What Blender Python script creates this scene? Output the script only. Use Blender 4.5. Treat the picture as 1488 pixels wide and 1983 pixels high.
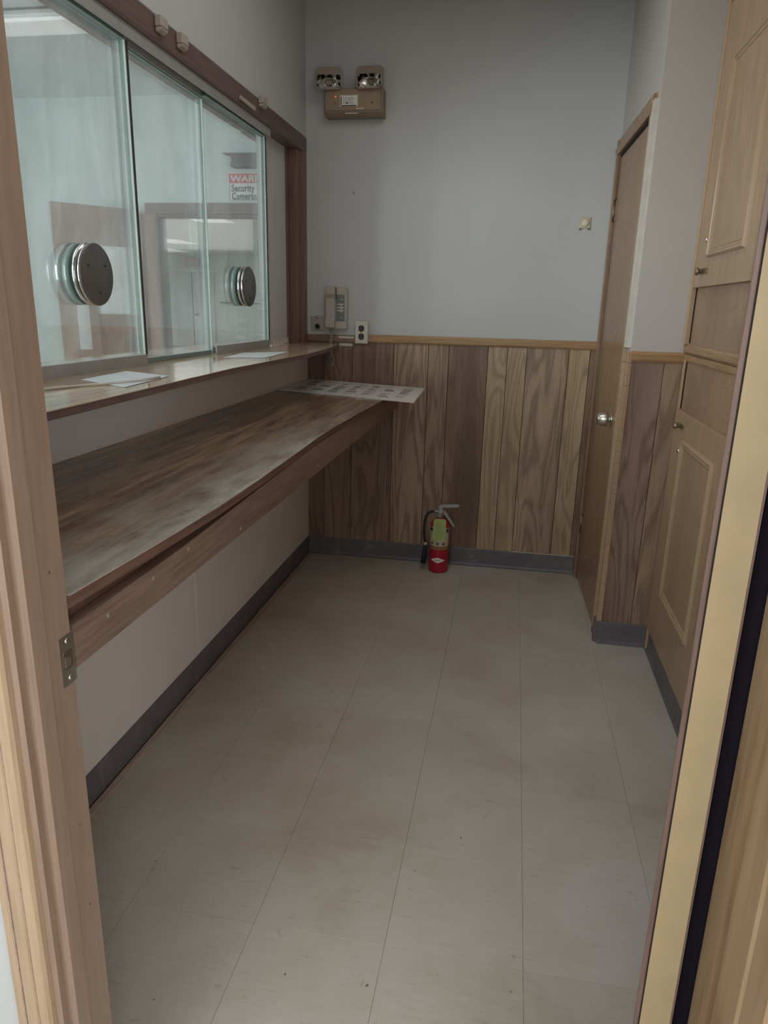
import bpy, bmesh, math, random
from mathutils import Vector, Matrix
S = bpy.context.scene
for o in list(bpy.data.objects): bpy.data.objects.remove(o, do_unlink=True)
COL = S.collection
random.seed(7)

# ------------------------------------------------------------------ camera
cam = bpy.data.cameras.new('camera'); camo = bpy.data.objects.new('camera', cam); COL.objects.link(camo)
R_ = Vector((0.98390522, 0.17707148, 0.02400449)); U_ = Vector((-0.07176395, 0.26853788, 0.96059218))
F_ = Vector((-0.16364736, 0.94685432, -0.27692316))
M = Matrix(((R_.x, U_.x, -F_.x, 1.08657), (R_.y, U_.y, -F_.y, -3.75314), (R_.z, U_.z, -F_.z, 1.36743), (0, 0, 0, 1)))
camo.matrix_world = M
cam.sensor_fit = 'VERTICAL'; cam.sensor_height = 36.0; cam.lens = 36.0 * 1376.0 / 1983.0
cam.clip_start = 0.02; cam.clip_end = 100
S.camera = camo
# ------------------------------------------------------------------ world, lights, exposure
w = bpy.data.worlds.new('world'); S.world = w; w.use_nodes = True
w.node_tree.nodes['Background'].inputs[0].default_value = (0.75, 0.85, 1.0, 1)
w.node_tree.nodes['Background'].inputs[1].default_value = 0.15
S.view_settings.view_transform = 'Standard'; S.view_settings.look = 'None'
S.view_settings.gamma = 1; S.view_settings.exposure = 0.0; S.view_settings.use_curve_mapping = False
def area(name, loc, rot, sx, sy, power, col):
    l = bpy.data.lights.new(name, 'AREA'); l.shape = 'RECTANGLE'; l.size = sx; l.size_y = sy
    l.energy = power; l.color = col
    o = bpy.data.objects.new(name, l); COL.objects.link(o); o.location = loc; o.rotation_euler = rot
    return o
def aim(o, t): o.rotation_euler = (Vector(t)-o.location).to_track_quat('-Z', 'Y').to_euler(); return o
aim(area('lobby_daylight', (-2.7, -3.2, 1.55), (0, 0, 0), 1.3, 1.9, 118, (0.90, 0.965, 1.0)), (1.0, -0.3, 1.1))
area('lobby_ceiling_light', (-2.2, -0.9, 2.74), (0, 0, 0), 1.2, 2.0, 11, (0.93, 0.98, 1.0))
area('back_office_light', (-6.5, 9.0, 2.74), (0, 0, 0), 9, 13, 560, (0.95, 1.0, 1.0))
area('room_fill_light', (0.85, -1.7, 2.75), (0, 0, 0), 0.9, 1.8, 7.5, (1.0, 0.97, 0.95))  # unseen lamp added as fill for the room
area('hall_ceiling_light', (1.75, -5.0, 2.72), (0, 0, 0), 1.2, 0.6, 9, (1.0, 0.97, 0.94))
aim(area('hall_daylight', (0.3, -6.5, 1.8), (0, 0, 0), 1.8, 1.7, 40, (0.94, 0.97, 1.0)), (1.25, -2.0, 0.5))
aim(area('hall_floor_fill', (0.1, -4.4, 2.35), (0, 0, 0), 0.7, 0.6, 15, (0.86, 0.92, 1.0)), (1.35, -2.6, 0.0))  # no window here; lamp added to brighten the floor near the door
aim(area('hall_wall_fill', (2.6, -5.3, 1.15), (0, 0, 0), 1.6, 1.9, 40, (1.0, 0.99, 0.98)), (0.2, -1.9, 0.6))  # added fill lamp aimed at the lower left wall under the counter

# ------------------------------------------------------------------ materials
def nm(name):
    m = bpy.data.materials.new(name); m.use_nodes = True
    nt = m.node_tree; b = nt.nodes['Principled BSDF']
    return m, nt, b
def N(nt, t, **k):
    n = nt.nodes.new(t)
    for a, v in k.items():
        if isinstance(v, (int, float, str, bool, tuple)) and hasattr(n, a): setattr(n, a, v)
    return n
def c4(c): return (c[0], c[1], c[2], 1)
def hx(r, g, b):
    f = lambda v: (v/255/12.92 if v/255 <= 0.04045 else ((v/255+0.055)/1.055)**2.4)
    return (f(r), f(g), f(b))
def ramp(nt, fac, stops):
    n = nt.nodes.new('ShaderNodeValToRGB'); cr = n.color_ramp
    cr.elements[0].position, cr.elements[0].color = stops[0][0], c4(stops[0][1])
    cr.elements[1].position, cr.elements[1].color = stops[-1][0], c4(stops[-1][1])
    for p, c in stops[1:-1]:
        e = cr.elements.new(p); e.color = c4(c)
    nt.links.new(fac, n.inputs[0]); return n.outputs[0]
def mixc(nt, fac, a, b, mode='MIX'):
    n = nt.nodes.new('ShaderNodeMix'); n.data_type = 'RGBA'; n.blend_type = mode
    if isinstance(fac, (int, float)): n.inputs[0].default_value = fac
    else: nt.links.new(fac, n.inputs[0])
    for i, v in ((6, a), (7, b)):
        if isinstance(v, tuple): n.inputs[i].default_value = c4(v)
        else: nt.links.new(v, n.inputs[i])
    return n.outputs[2]
def mth(nt, op, a, b=None, cl=False):
    n = nt.nodes.new('ShaderNodeMath'); n.operation = op; n.use_clamp = cl
    for i, v in ((0, a), (1, b)):
        if v is None: continue
        if isinstance(v, (int, float)): n.inputs[i].default_value = v
        else: nt.links.new(v, n.inputs[i])
    return n.outputs[0]
def noise(nt, vec, scale, detail=3, rough=0.55, dist=0.0):
    n = nt.nodes.new('ShaderNodeTexNoise'); n.inputs['Scale'].default_value = scale
    n.inputs['Detail'].default_value = detail; n.inputs['Roughness'].default_value = rough
    n.inputs['Distortion'].default_value = dist
    nt.links.new(vec, n.inputs['Vector']); return n.outputs[0]
def coords(nt, sc, rnd=False, pos=False):
    if pos: src = nt.nodes.new('ShaderNodeNewGeometry').outputs['Position']
    else: src = nt.nodes.new('ShaderNodeTexCoord').outputs['Object']
    if rnd:
        oi = nt.nodes.new('ShaderNodeObjectInfo')
        m1 = mth(nt, 'MULTIPLY', oi.outputs['Random'], 37.0)
        cb = nt.nodes.new('ShaderNodeCombineXYZ')
        for i in range(3): nt.links.new(m1, cb.inputs[i])
        va = nt.nodes.new('ShaderNodeVectorMath'); va.operation = 'ADD'
        nt.links.new(src, va.inputs[0]); nt.links.new(cb.outputs[0], va.inputs[1]); src = va.outputs[0]
    vm = nt.nodes.new('ShaderNodeVectorMath'); vm.operation = 'MULTIPLY'
    nt.links.new(src, vm.inputs[0]); vm.inputs[1].default_value = sc
    return vm.outputs[0]
def bump(nt, b, h, strength, dist=0.002):
    n = nt.nodes.new('ShaderNodeBump'); n.inputs['Strength'].default_value = strength
    n.inputs['Distance'].default_value = dist
    nt.links.new(h, n.inputs['Height']); nt.links.new(n.outputs[0], b.inputs['Normal'])

def wood(name, light, mid, dark, axis='z', fig=0.5, rough=0.42, rnd=True, blotch=0.5, cont=26, spec=0.4, tint=None, ns=4.2, streak=0.75, nd=2, dist=0.35, bls=3.0):
    m, nt, b = nm(name)
    g = {'x': (0.13, 1, 1), 'y': (1, 0.13, 1), 'z': (1, 1, 0.13)}[axis]
    f = {'x': (0.06, 1, 1), 'y': (1, 0.06, 1), 'z': (1, 1, 0.06)}[axis]
    v = coords(nt, g, rnd); vf = coords(nt, f, rnd)
    n1 = noise(nt, v, ns, nd, 0.4, dist)                       # contour field for the cathedral figure
    s = mth(nt, 'SINE', mth(nt, 'MULTIPLY', n1, cont*2.0))
    s = mth(nt, 'MULTIPLY_ADD', s, 0.5); s.node.inputs[2].default_value = 0.5
    s = mth(nt, 'POWER', s, 2.2)
    st = noise(nt, vf, 130, 4, 0.6)                              # fine pore streaks
    bl = noise(nt, v, bls, 3, 0.5)                               # broad colour drift
    base = ramp(nt, bl, [(0.30, mid), (0.5, light if blotch < 0.3 else tuple((a+c)/2 for a, c in zip(light, mid))), (0.72, light)])
    if blotch > 0.3:
        base = ramp(nt, bl, [(0.28, dark), (0.45, mid), (0.68, light)])
    c = mixc(nt, mth(nt, 'MULTIPLY', s, 0.42*fig), base, dark)
    sf = ramp(nt, st, [(0.38, (0.72, 0.70, 0.68)), (0.58, (1.06, 1.05, 1.04))])
    c = mixc(nt, streak, c, sf, 'MULTIPLY')
    if tint:
        oi = nt.nodes.new('ShaderNodeObjectInfo')
        tr = ramp(nt, oi.outputs['Random'], tint)
        c = mixc(nt, 1.0, c, tr, 'MULTIPLY')
    nt.links.new(c, b.inputs['Base Color'])
    rr = mth(nt, 'MULTIPLY_ADD', st, 0.2); rr.node.inputs[2].default_value = rough-0.1
    nt.links.new(rr, b.inputs['Roughness'])
    b.inputs['Specular IOR Level'].default_value = spec
    bump(nt, b, st, 0.15, 0.001)
    return m
def paint(name, col, rough=0.6, var=0.06, bs=0.1, spec=0.3, sc=3.0):
    m, nt, b = nm(name)
    v = coords(nt, (1, 1, 1), pos=True)
    n = noise(nt, v, sc, 4, 0.6)
    lo = tuple(x*(1-var) for x in col); hi = tuple(min(1, x*(1+var)) for x in col)
    nt.links.new(ramp(nt, n, [(0.3, lo), (0.7, hi)]), b.inputs['Base Color'])
    b.inputs['Roughness'].default_value = rough; b.inputs['Specular IOR Level'].default_value = spec
    bump(nt, b, noise(nt, v, 220, 3), bs, 0.0006)
    return m
def plain(name, col, rough=0.5, metal=0.0, spec=0.5, emit=None, es=1.0):
    m, nt, b = nm(name)
    v = coords(nt, (1, 1, 1))
    n = noise(nt, v, 18, 3)
    lo = tuple(x*0.93 for x in col); hi = tuple(min(1, x*1.05) for x in col)
    nt.links.new(ramp(nt, n, [(0.35, lo), (0.65, hi)]), b.inputs['Base Color'])
    b.inputs['Roughness'].default_value = rough; b.inputs['Metallic'].default_value = metal
    b.inputs['Specular IOR Level'].default_value = spec
    if emit:
        b.inputs['Emission Color'].default_value = c4(emit); b.inputs['Emission Strength'].default_value = es
    return m
def glass(name, tint, refl=0.06, haze=0.0, hazecol=(0.8, 0.9, 0.9), smear=0.0):
    m, nt, b = nm(name); nt.nodes.remove(b); out = nt.nodes['Material Output']
    tr = nt.nodes.new('ShaderNodeBsdfTransparent'); tr.inputs[0].default_value = c4(tint)
    gl = nt.nodes.new('ShaderNodeBsdfGlossy'); gl.inputs['Roughness'].default_value = 0.03
    lw = nt.nodes.new('ShaderNodeFresnel'); lw.inputs[0].default_value = 1.45
    mx = nt.nodes.new('ShaderNodeMixShader'); nt.links.new(mth(nt, 'MULTIPLY', lw.outputs[0], refl/0.06*0.8, True), mx.inputs[0])
    nt.links.new(tr.outputs[0], mx.inputs[1]); nt.links.new(gl.outputs[0], mx.inputs[2])
    last = mx.outputs[0]
    if haze > 0:                                                  # film of dust and wiping smears on the pane
        df = nt.nodes.new('ShaderNodeBsdfDiffuse'); df.inputs[0].default_value = c4(hazecol)
        tl = nt.nodes.new('ShaderNodeBsdfTranslucent'); tl.inputs[0].default_value = c4(hazecol)
        ad = nt.nodes.new('ShaderNodeMixShader'); ad.inputs[0].default_value = 0.5
        nt.links.new(df.outputs[0], ad.inputs[1]); nt.links.new(tl.outputs[0], ad.inputs[2])
        v = coords(nt, (1, 2.2, 0.5), pos=True)
        n = noise(nt, v, 7, 5, 0.65, 1.2)
        hf = ramp(nt, n, [(0.45, (haze,)*3), (0.72, (haze+smear,)*3)])
        m2 = nt.nodes.new('ShaderNodeMixShader'); nt.links.new(hf, m2.inputs[0])
        nt.links.new(last, m2.inputs[1]); nt.links.new(ad.outputs[0], m2.inputs[2]); last = m2.outputs[0]
    nt.links.new(last, out.inputs[0]); return m

WP = hx(200, 202, 201)
M_wall = paint('wall_paint_white', WP, 0.5, 0.02, 0.12)
M_wallw = paint('wall_white_bounce_tint', hx(190, 184, 178), 0.55, 0.02, 0.12)  # white wall paint again, with warm bounce light put into the colour
M_ceill = paint('lobby_ceiling_paint', hx(242, 246, 247), 0.8, 0.02, 0.4)
M_ceil = paint('ceiling_paint', hx(205, 208, 208), 0.8, 0.03, 0.4)
M_low = paint('lower_panel_paint', hx(222, 216, 211), 0.5, 0.02, 0.05)
M_lobby = paint('lobby_paint', hx(222, 232, 230), 0.6, 0.02, 0.08)
TINT = [(0.0, (0.72, 0.62, 0.60)), (0.35, (0.95, 0.9, 0.88)), (0.6, (1.15, 1.1, 1.0)), (0.8, (0.85, 0.76, 0.74)), (1.0, (1.35, 1.32, 1.2))]
def plankmat(n, l, mi, d, fig=1.0): return wood('plank_wood_'+n, l, mi, d, 'z', fig*1.3, 0.34, True, 0.5, 30, ns=6.0, streak=0.45, nd=4, dist=0.9)
PM = {'dark': plankmat('dark', hx(164, 140, 124), hx(144, 120, 106), hx(98, 76, 68)),
      'mid': plankmat('mid', hx(182, 158, 132), hx(160, 135, 112), hx(106, 82, 70)),
      'light': plankmat('light', hx(198, 176, 142), hx(180, 157, 124), hx(130, 104, 80), 0.9)}
M_rail = wood('rail_pine', hx(188, 154, 112), hx(166, 132, 94), hx(140, 106, 74), 'x', 0.4, 0.35)
M_railY = wood('rail_pine_y', hx(172, 140, 104), hx(152, 122, 90), hx(124, 94, 68), 'y', 0.4, 0.35)
M_door = wood('side_door_veneer', hx(160, 128, 96), hx(146, 114, 86), hx(118, 86, 64), 'z', 0.25, 0.3, True, 0.2)
M_cab = wood('cabinet_veneer', hx(176, 148, 118), hx(162, 134, 106), hx(134, 106, 84), 'z', 0.3, 0.33, True, 0.2)
M_cabp = wood('cabinet_panel_veneer', hx(164, 136, 110), hx(148, 120, 96), hx(122, 92, 72), 'x', 0.45, 0.4, True, 0.2, 16)
M_moul = wood('moulding_wood', hx(178, 150, 120), hx(162, 134, 106), hx(136, 108, 84), 'z', 0.05, 0.3, True, 0.2, streak=0.15)
M_header = wood('header_dark_wood', hx(114, 94, 90), hx(100, 80, 78), hx(76, 58, 58), 'y', 0.3, 0.4, True, 0.2)
M_headz = wood('window_trim_dark_wood', hx(124, 94, 88), hx(108, 80, 76), hx(80, 56, 54), 'z', 0.4, 0.35, True, 0.2)
M_soffit = wood('window_lining_wood', hx(172, 142, 124), hx(150, 122, 108), hx(126, 98, 88), 'y', 0.4, 0.45, True, 0.2)
M_apron = wood('apron_wood', hx(154, 129, 115), hx(136, 112, 99), hx(104, 82, 72), 'y', 0.4, 0.42, True, 0.4)
M_subst = wood('counter_substrate', hx(128, 98, 84), hx(112, 84, 72), hx(84, 60, 52), 'y', 0.2, 0.55, True, 0.4)
M_jamb = wood('jamb_wood', hx(158, 134, 116), hx(144, 120, 104), hx(116, 92, 78), 'z', 0.3, 0.34, True, 0.2, 10, streak=0.35)
M_pine = wood('casing_pine', hx(188, 162, 134), hx(172, 144, 116), hx(140, 108, 84), 'z', 0.6, 0.38, True, 0.2, 16, streak=0.4)
M_jambr = wood('right_jamb_pine', hx(188, 160, 126), hx(176, 146, 112), hx(142, 106, 76), 'z', 0.2, 0.4, False, 0.5, 10, streak=0.35, bls=22.0)
M_edge = paint('door_edge_birch', hx(180, 158, 122), 0.5, 0.07, 0.25, 0.4, 9.0)
M_leaf = wood('entry_door_veneer', hx(128, 104, 94), hx(112, 88, 80), hx(84, 62, 56), 'z', 0.3, 0.4, True, 0.2)
M_strip = wood('floor_strip_wood', hx(186, 164, 150), hx(170, 146, 132), hx(136, 110, 100), 'y', 0.2, 0.5, True, 0.2)
M_lobw = wood('lobby_wood', hx(186, 156, 142), hx(170, 140, 128), hx(146, 116, 106), 'z', 0.5, 0.4, True, 0.4)
M_lobh = wood('lobby_header_wood', hx(140, 124, 122), hx(126, 110, 110), hx(100, 86, 88), 'x', 0.3, 0.4, True, 0.2)
M_metal = plain('brushed_metal', (0.20, 0.195, 0.19), 0.42, 0.7)
M_chrome = plain('chrome', (0.75, 0.75, 0.74), 0.12, 1.0)
M_satin = plain('satin_nickel', (0.62, 0.60, 0.52), 0.28, 1.0)
M_brass = plain('aged_brass', (0.30, 0.24, 0.17), 0.4, 0.9)
M_alu = plain('aluminium', (0.40, 0.395, 0.38), 0.45, 0.35)
M_bronze = plain('dark_channel', (0.07, 0.06, 0.055), 0.4, 0.5)
M_edgel = plain('pane_edge_light', hx(176, 184, 178), 0.3)
M_black = plain('black_rubber', (0.02, 0.02, 0.022), 0.5)
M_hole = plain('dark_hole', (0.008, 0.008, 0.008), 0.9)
M_beige = plain('beige_enclosure', hx(160, 140, 116), 0.45)
M_beiged = plain('beige_enclosure_dark', hx(138, 122, 104), 0.45)
M_lamp = plain('lamp_head_plastic', hx(150, 138, 126), 0.35)
M_white = plain('white_plastic', hx(212, 208, 196), 0.3)
M_ivory = plain('ivory_plastic', hx(224, 220, 204), 0.35)
M_phone = plain('phone_plastic', hx(176, 168, 158), 0.25)
M_phoneb = plain('phone_base_plastic', hx(184, 180, 170), 0.3)
M_grey = plain('grey_key_panel', hx(118, 122, 124), 0.4)
M_recep = plain('receptacle_dark', hx(70, 76, 74), 0.35)
M_paper = plain('paper', hx(212, 218, 220), 0.55)
M_board = plain('foam_board', hx(228, 224, 219), 0.4)
M_ink = plain('ink_grey', hx(104, 100, 100), 0.6)
M_inkd = plain('ink_black', hx(34, 30, 32), 0.6)
M_red = plain('extinguisher_red', hx(176, 30, 52), 0.3)
M_tag = plain('tag_green', hx(176, 196, 120), 0.7)
M_label = plain('label_paper', hx(206, 194, 168), 0.5)
M_gold = plain('label_gold', hx(150, 124, 84), 0.5)
M_signr = plain('sign_red', hx(214, 84, 92), 0.5)
M_signw = plain('sign_white', hx(240, 240, 238), 0.5)
M_led = plain('indicator_led', (0.9, 0.1, 0.05), 0.3, emit=(1, 0.25, 0.1), es=0.6)
M_tube = plain('light_diffuser', (0.9, 0.9, 0.9), 0.5, emit=(1.0, 0.95, 0.94), es=0.5)
M_caulk = plain('caulk', hx(208, 202, 192), 0.6)
M_screw = plain('screw_head', hx(150, 130, 118), 0.5)
M_groove = plain('groove_dark', hx(30, 22, 20), 0.8)
M_dark = plain('gap_shade_panel', hx(34, 30, 38), 0.9, spec=0.1)  # near-black colour standing in for shade behind the open door
M_block = plain('pale_block', hx(176, 168, 158), 0.4)
M_greenedge = plain('glass_edge_green', hx(112, 130, 124), 0.3)
M_glass = glass('pane_glass', (0.955, 0.975, 0.97), 0.05, 0.02, (0.9, 0.95, 0.95), 0.08)
M_lens = glass('lens_glass', (0.92, 0.92, 0.92), 0.07)

def floor_mat():
    m, nt, b = nm('vinyl_tile')
    v = coords(nt, (1, 1, 1), pos=True)
    big = noise(nt, v, 1.7, 5, 0.62, 0.3)
    base = ramp(nt, big, [(0.30, hx(172, 161, 144)), (0.46, hx(190, 182, 169)), (0.66, hx(199, 194, 186))])
    oi = nt.nodes.new('ShaderNodeObjectInfo')
    base = mixc(nt, 1.0, base, ramp(nt, oi.outputs['Random'], [(0, (0.97, 0.965, 0.96)), (1, (1.02, 1.02, 1.02))]), 'MULTIPLY')
    st = noise(nt, coords(nt, (0.35, 2.2, 1), pos=True), 42, 4, 0.7, 0.8)     # streaky flecks in the vinyl
    sf = ramp(nt, st, [(0.30, (0.62, 0.57, 0.52)), (0.37, (0.93, 0.92, 0.90)), (0.60, (1, 1, 1)), (0.70, (1.06, 1.06, 1.06))])
    base = mixc(nt, 0.55, base, sf, 'MULTIPLY')
    sp = noise(nt, v, 11, 4, 0.7, 0.6)                                        # scuffs and grime spots
    base = mixc(nt, ramp(nt, sp, [(0.66, (0, 0, 0)), (0.76, (0.55, 0.55, 0.55))]), base, hx(112, 94, 78))
    sp2 = noise(nt, v, 38, 2, 0.5, 0.2)
    base = mixc(nt, ramp(nt, sp2, [(0.765, (0, 0, 0)), (0.79, (0.8, 0.8, 0.8))]), base, hx(70, 56, 50))
    nt.links.new(base, b.inputs['Base Color'])
    nt.links.new(ramp(nt, big, [(0.3, (0.5,)*3), (0.7, (0.36,)*3)]), b.inputs['Roughness'])
    b.inputs['Specular IOR Level'].default_value = 0.35
    bump(nt, b, noise(nt, v, 60, 3), 0.06, 0.001)
    return m
M_floor = floor_mat()
def counter_mat(name, l, mi, d, rough, sheen):
    m, nt, b = nm(name)
    v = coords(nt, (1, 0.11, 1), pos=True)
    st = noise(nt, v, 34, 5, 0.6, 0.3)
    bl = noise(nt, coords(nt, (1, 0.3, 1), pos=True), 5, 3, 0.5)
    c = ramp(nt, st, [(0.32, d), (0.47, mi), (0.66, l)])
    c = mixc(nt, ramp(nt, bl, [(0.4, (0, 0, 0)), (0.7, (0.4,)*3)]), c, l)
    # butcher block joints
    br = nt.nodes.new('ShaderNodeTexBrick'); br.inputs['Scale'].default_value = 1.0
    br.inputs['Brick Width'].default_value = 0.42; br.inputs['Row Height'].default_value = 0.045
    br.inputs['Mortar Size'].default_value = 0.0012; br.inputs['Color1'].default_value = (0.78, 0.76, 0.74, 1)
    br.inputs['Color2'].default_value = (1.05, 1.05, 1.05, 1); br.inputs['Mortar'].default_value = (0.55, 0.5, 0.48, 1)
    sx = nt.nodes.new('ShaderNodeSeparateXYZ'); nt.links.new(coords(nt, (1, 1, 1), pos=True), sx.inputs[0])
    cb = nt.nodes.new('ShaderNodeCombineXYZ'); nt.links.new(sx.outputs[1], cb.inputs[0]); nt.links.new(sx.outputs[0], cb.inputs[1])
    nt.links.new(cb.outputs[0], br.inputs['Vector'])
    c = mixc(nt, 0.8, c, br.outputs[0], 'MULTIPLY')
    if sheen:                                                       # bright-wall reflection painted as whitening along the front edge
        wn = noise(nt, coords(nt, (2.6, 0.8, 1), pos=True), 5, 6, 0.65, 0.35)
        e = mth(nt, 'MULTIPLY', mth(nt, 'SUBTRACT', sx.outputs[0], 0.30), 4.6, True)
        y1 = mth(nt, 'MULTIPLY', mth(nt, 'SUBTRACT', -1.1, sx.outputs[1]), 1.6, True)
        f = mth(nt, 'MULTIPLY', mth(nt, 'MULTIPLY', e, y1), ramp(nt, wn, [(0.30, (0, 0, 0)), (0.60, (0.9,)*3)]))
        c = mixc(nt, f, c, hx(206, 204, 196))
    nt.links.new(c, b.inputs['Base Color'])
    nt.links.new(ramp(nt, st, [(0.3, (rough+0.08,)*3), (0.7, (rough,)*3)]), b.inputs['Roughness'])
    b.inputs['Specular IOR Level'].default_value = 0.6
    return m
M_counter = counter_mat('counter_laminate', hx(168, 143, 112), hx(134, 110, 88), hx(92, 73, 62), 0.2, True)
M_shelf = counter_mat('shelf_laminate', hx(206, 186, 156), hx(186, 164, 134), hx(150, 126, 100), 0.08, False)
def cove_mat():
    m, nt, b = nm('cove_base_vinyl')
    v = coords(nt, (1, 1, 1), pos=True)
    n = noise(nt, v, 9, 5, 0.7, 0.4)
    nt.links.new(ramp(nt, n, [(0.35, hx(96, 92, 96)), (0.6, hx(108, 104, 106)), (0.78, hx(146, 142, 138))]), b.inputs['Base Color'])
    b.inputs['Roughness'].default_value = 0.42; b.inputs['Specular IOR Level'].default_value = 0.5
    return m
M_cove = cove_mat()

# ------------------------------------------------------------------ mesh helpers
ORG = {}
class MB:
    def __init__(s): s.v = []; s.f = []; s.mi = []; s.mats = []; s.sm = []
    def _m(s, m):
        if m not in s.mats: s.mats.append(m)
        return s.mats.index(m)
    def add(s, vs, fs, m=None, smooth=False):
        k = len(s.v); s.v += [Vector(p) for p in vs]; i = s._m(m) if m else 0
        for f in fs: s.f.append([k+j for j in f]); s.mi.append(i); s.sm.append(smooth)
        return s
    def box(s, x0, x1, y0, y1, z0, z1, m=None):
        x0, x1 = sorted((x0, x1)); y0, y1 = sorted((y0, y1)); z0, z1 = sorted((z0, z1))
        vs = [(x, y, z) for z in (z0, z1) for y in (y0, y1) for x in (x0, x1)]
        return s.add(vs, [(0, 2, 3, 1), (4, 5, 7, 6), (0, 1, 5, 4), (2, 6, 7, 3), (0, 4, 6, 2), (1, 3, 7, 5)], m)
    def prism(s, poly, ax, a, b, m=None, smooth=False):
        # poly: list of 2D points in the other two axes (in order), extruded on ax from a to b
        def P(p, t):
            return {'x': (t, p[0], p[1]), 'y': (p[0], t, p[1]), 'z': (p[0], p[1], t)}[ax]
        n = len(poly); vs = [P(p, a) for p in poly]+[P(p, b) for p in poly]
        fs = [tuple(range(n)), tuple(range(2*n-1, n-1, -1))]
        fs += [(i, i+n, (i+1) % n+n, (i+1) % n) for i in range(n)]
        return s.add(vs, fs, m, smooth)
    def lathe(s, prof, c, ax='z', seg=32, m=None, a0=0, a1=2*math.pi, smooth=True):
        full = abs(a1-a0-2*math.pi) < 1e-6; n = seg if full else seg+1
        vs = []
        for r, h in prof:
            for i in range(n):
                a = a0+(a1-a0)*i/seg; p, q = r*math.cos(a), r*math.sin(a)
                vs.append({'z': (c[0]+p, c[1]+q, c[2]+h), 'x': (c[0]+h, c[1]+p, c[2]+q), 'y': (c[0]+p, c[1]+h, c[2]+q)}[ax])
        fs = []
        for j in range(len(prof)-1):
            for i in range(seg):
                k = (i+1) % n
                fs.append((j*n+i, j*n+k, (j+1)*n+k, (j+1)*n+i))
        return s.add(vs, fs, m, smooth)
    def tube(s, pts, r, seg=10, m=None, cap=True):
        pts = [Vector(p) for p in pts]; n = len(pts); rr = r if isinstance(r, (list, tuple)) else [r]*n
        t = (pts[1]-pts[0]).normalized(); up = Vector((0, 0, 1)) if abs(t.z) < 0.9 else Vector((1, 0, 0))
        u = t.cross(up).normalized(); vs = []
        for i, p in enumerate(pts):
            t = (pts[min(i+1, n-1)]-pts[max(i-1, 0)]).normalized()
            u = (u-t*u.dot(t)).normalized(); w_ = t.cross(u)
            for k in range(seg):
                a = 2*math.pi*k/seg; vs.append(p+u*math.cos(a)*rr[i]+w_*math.sin(a)*rr[i])
        fs = [(i*seg+k, i*seg+(k+1) % seg, (i+1)*seg+(k+1) % seg, (i+1)*seg+k) for i in range(n-1) for k in range(seg)]
        if cap: fs += [tuple(range(seg-1, -1, -1)), tuple(range((n-1)*seg, n*seg))]
        return s.add(vs, fs, m, True)
    def build(s, name, mat=None, parent=None, local=False, bevel=0.0, bseg=2):
        me = bpy.data.meshes.new(name)
        if mat is not None and not s.mats: s.mats = [mat]
        if parent is None:
            lo = [min(v[i] for v in s.v) for i in range(3)]; hi = [max(v[i] for v in s.v) for i in range(3)]
            org = Vector(((lo[0]+hi[0])/2, (lo[1]+hi[1])/2, lo[2]))
        else: org = Vector((0, 0, 0)) if local else ORG[parent.name]
        me.from_pydata([v-org for v in s.v], [], s.f)
        for mt in s.mats: me.materials.append(mt)
        for p, i, sm in zip(me.polygons, s.mi, s.sm): p.material_index = i; p.use_smooth = sm
        bm = bmesh.new(); bm.from_mesh(me); bmesh.ops.recalc_face_normals(bm, faces=bm.faces); bm.to_mesh(me); bm.free()
        me.update()
        o = bpy.data.objects.new(name, me); COL.objects.link(o)
        if parent is None: o.location = org; ORG[o.name] = org
        else: o.parent = parent; ORG[o.name] = org
        if bevel > 0:
            b = o.modifiers.new('bevel', 'BEVEL'); b.width = bevel; b.segments = bseg; b.limit_method = 'ANGLE'
            b.angle_limit = math.radians(40)
        return o
def empty(name, loc, rz=0.0):
    o = bpy.data.objects.new(name, None); COL.objects.link(o); o.location = loc; o.rotation_euler = (0, 0, rz)
    o.empty_display_size = 0.05; ORG[o.name] = Vector(loc); return o
def tag(o, label, cat=None, group=None, kind=None):
    o['label'] = label
    if cat: o['category'] = cat
    if group: o['group'] = group
    if kind: o['kind'] = kind
    return o
def struct(o, label, cat): return tag(o, label, cat, None, 'structure')
def B(*a): return MB().box(*a)
def text(s, size, org, ux, uy, name, mat, parent, depth=0.0004, align='LEFT', xs=1.0):
    cu = bpy.data.curves.new('t', 'FONT'); cu.body = s; cu.size = size; cu.extrude = depth; cu.align_x = align
    cu.resolution_u = 2; cu.offset = size*0.02
    to = bpy.data.objects.new('t', cu); COL.objects.link(to)
    dg = bpy.context.evaluated_depsgraph_get(); dg.update()
    me = bpy.data.meshes.new_from_object(to.evaluated_get(dg)); bpy.data.objects.remove(to, do_unlink=True)
    me.name = name; ux = Vector(ux).normalized(); uy = Vector(uy).normalized(); uz = ux.cross(uy)
    off = Vector(org)-ORG[parent.name]
    for v in me.vertices: v.co = ux*v.co.x*xs+uy*v.co.y+uz*v.co.z+off
    me.materials.clear(); me.materials.append(mat)
    o = bpy.data.objects.new(name, me); COL.objects.link(o); o.parent = parent; ORG[o.name] = ORG[parent.name]
    return o

H = 2.766          # ceiling height
YF, YN = -2.93, -3.046      # front wall: room side, hall side
XL, XR = 0.503, 1.392      # entry opening
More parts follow.
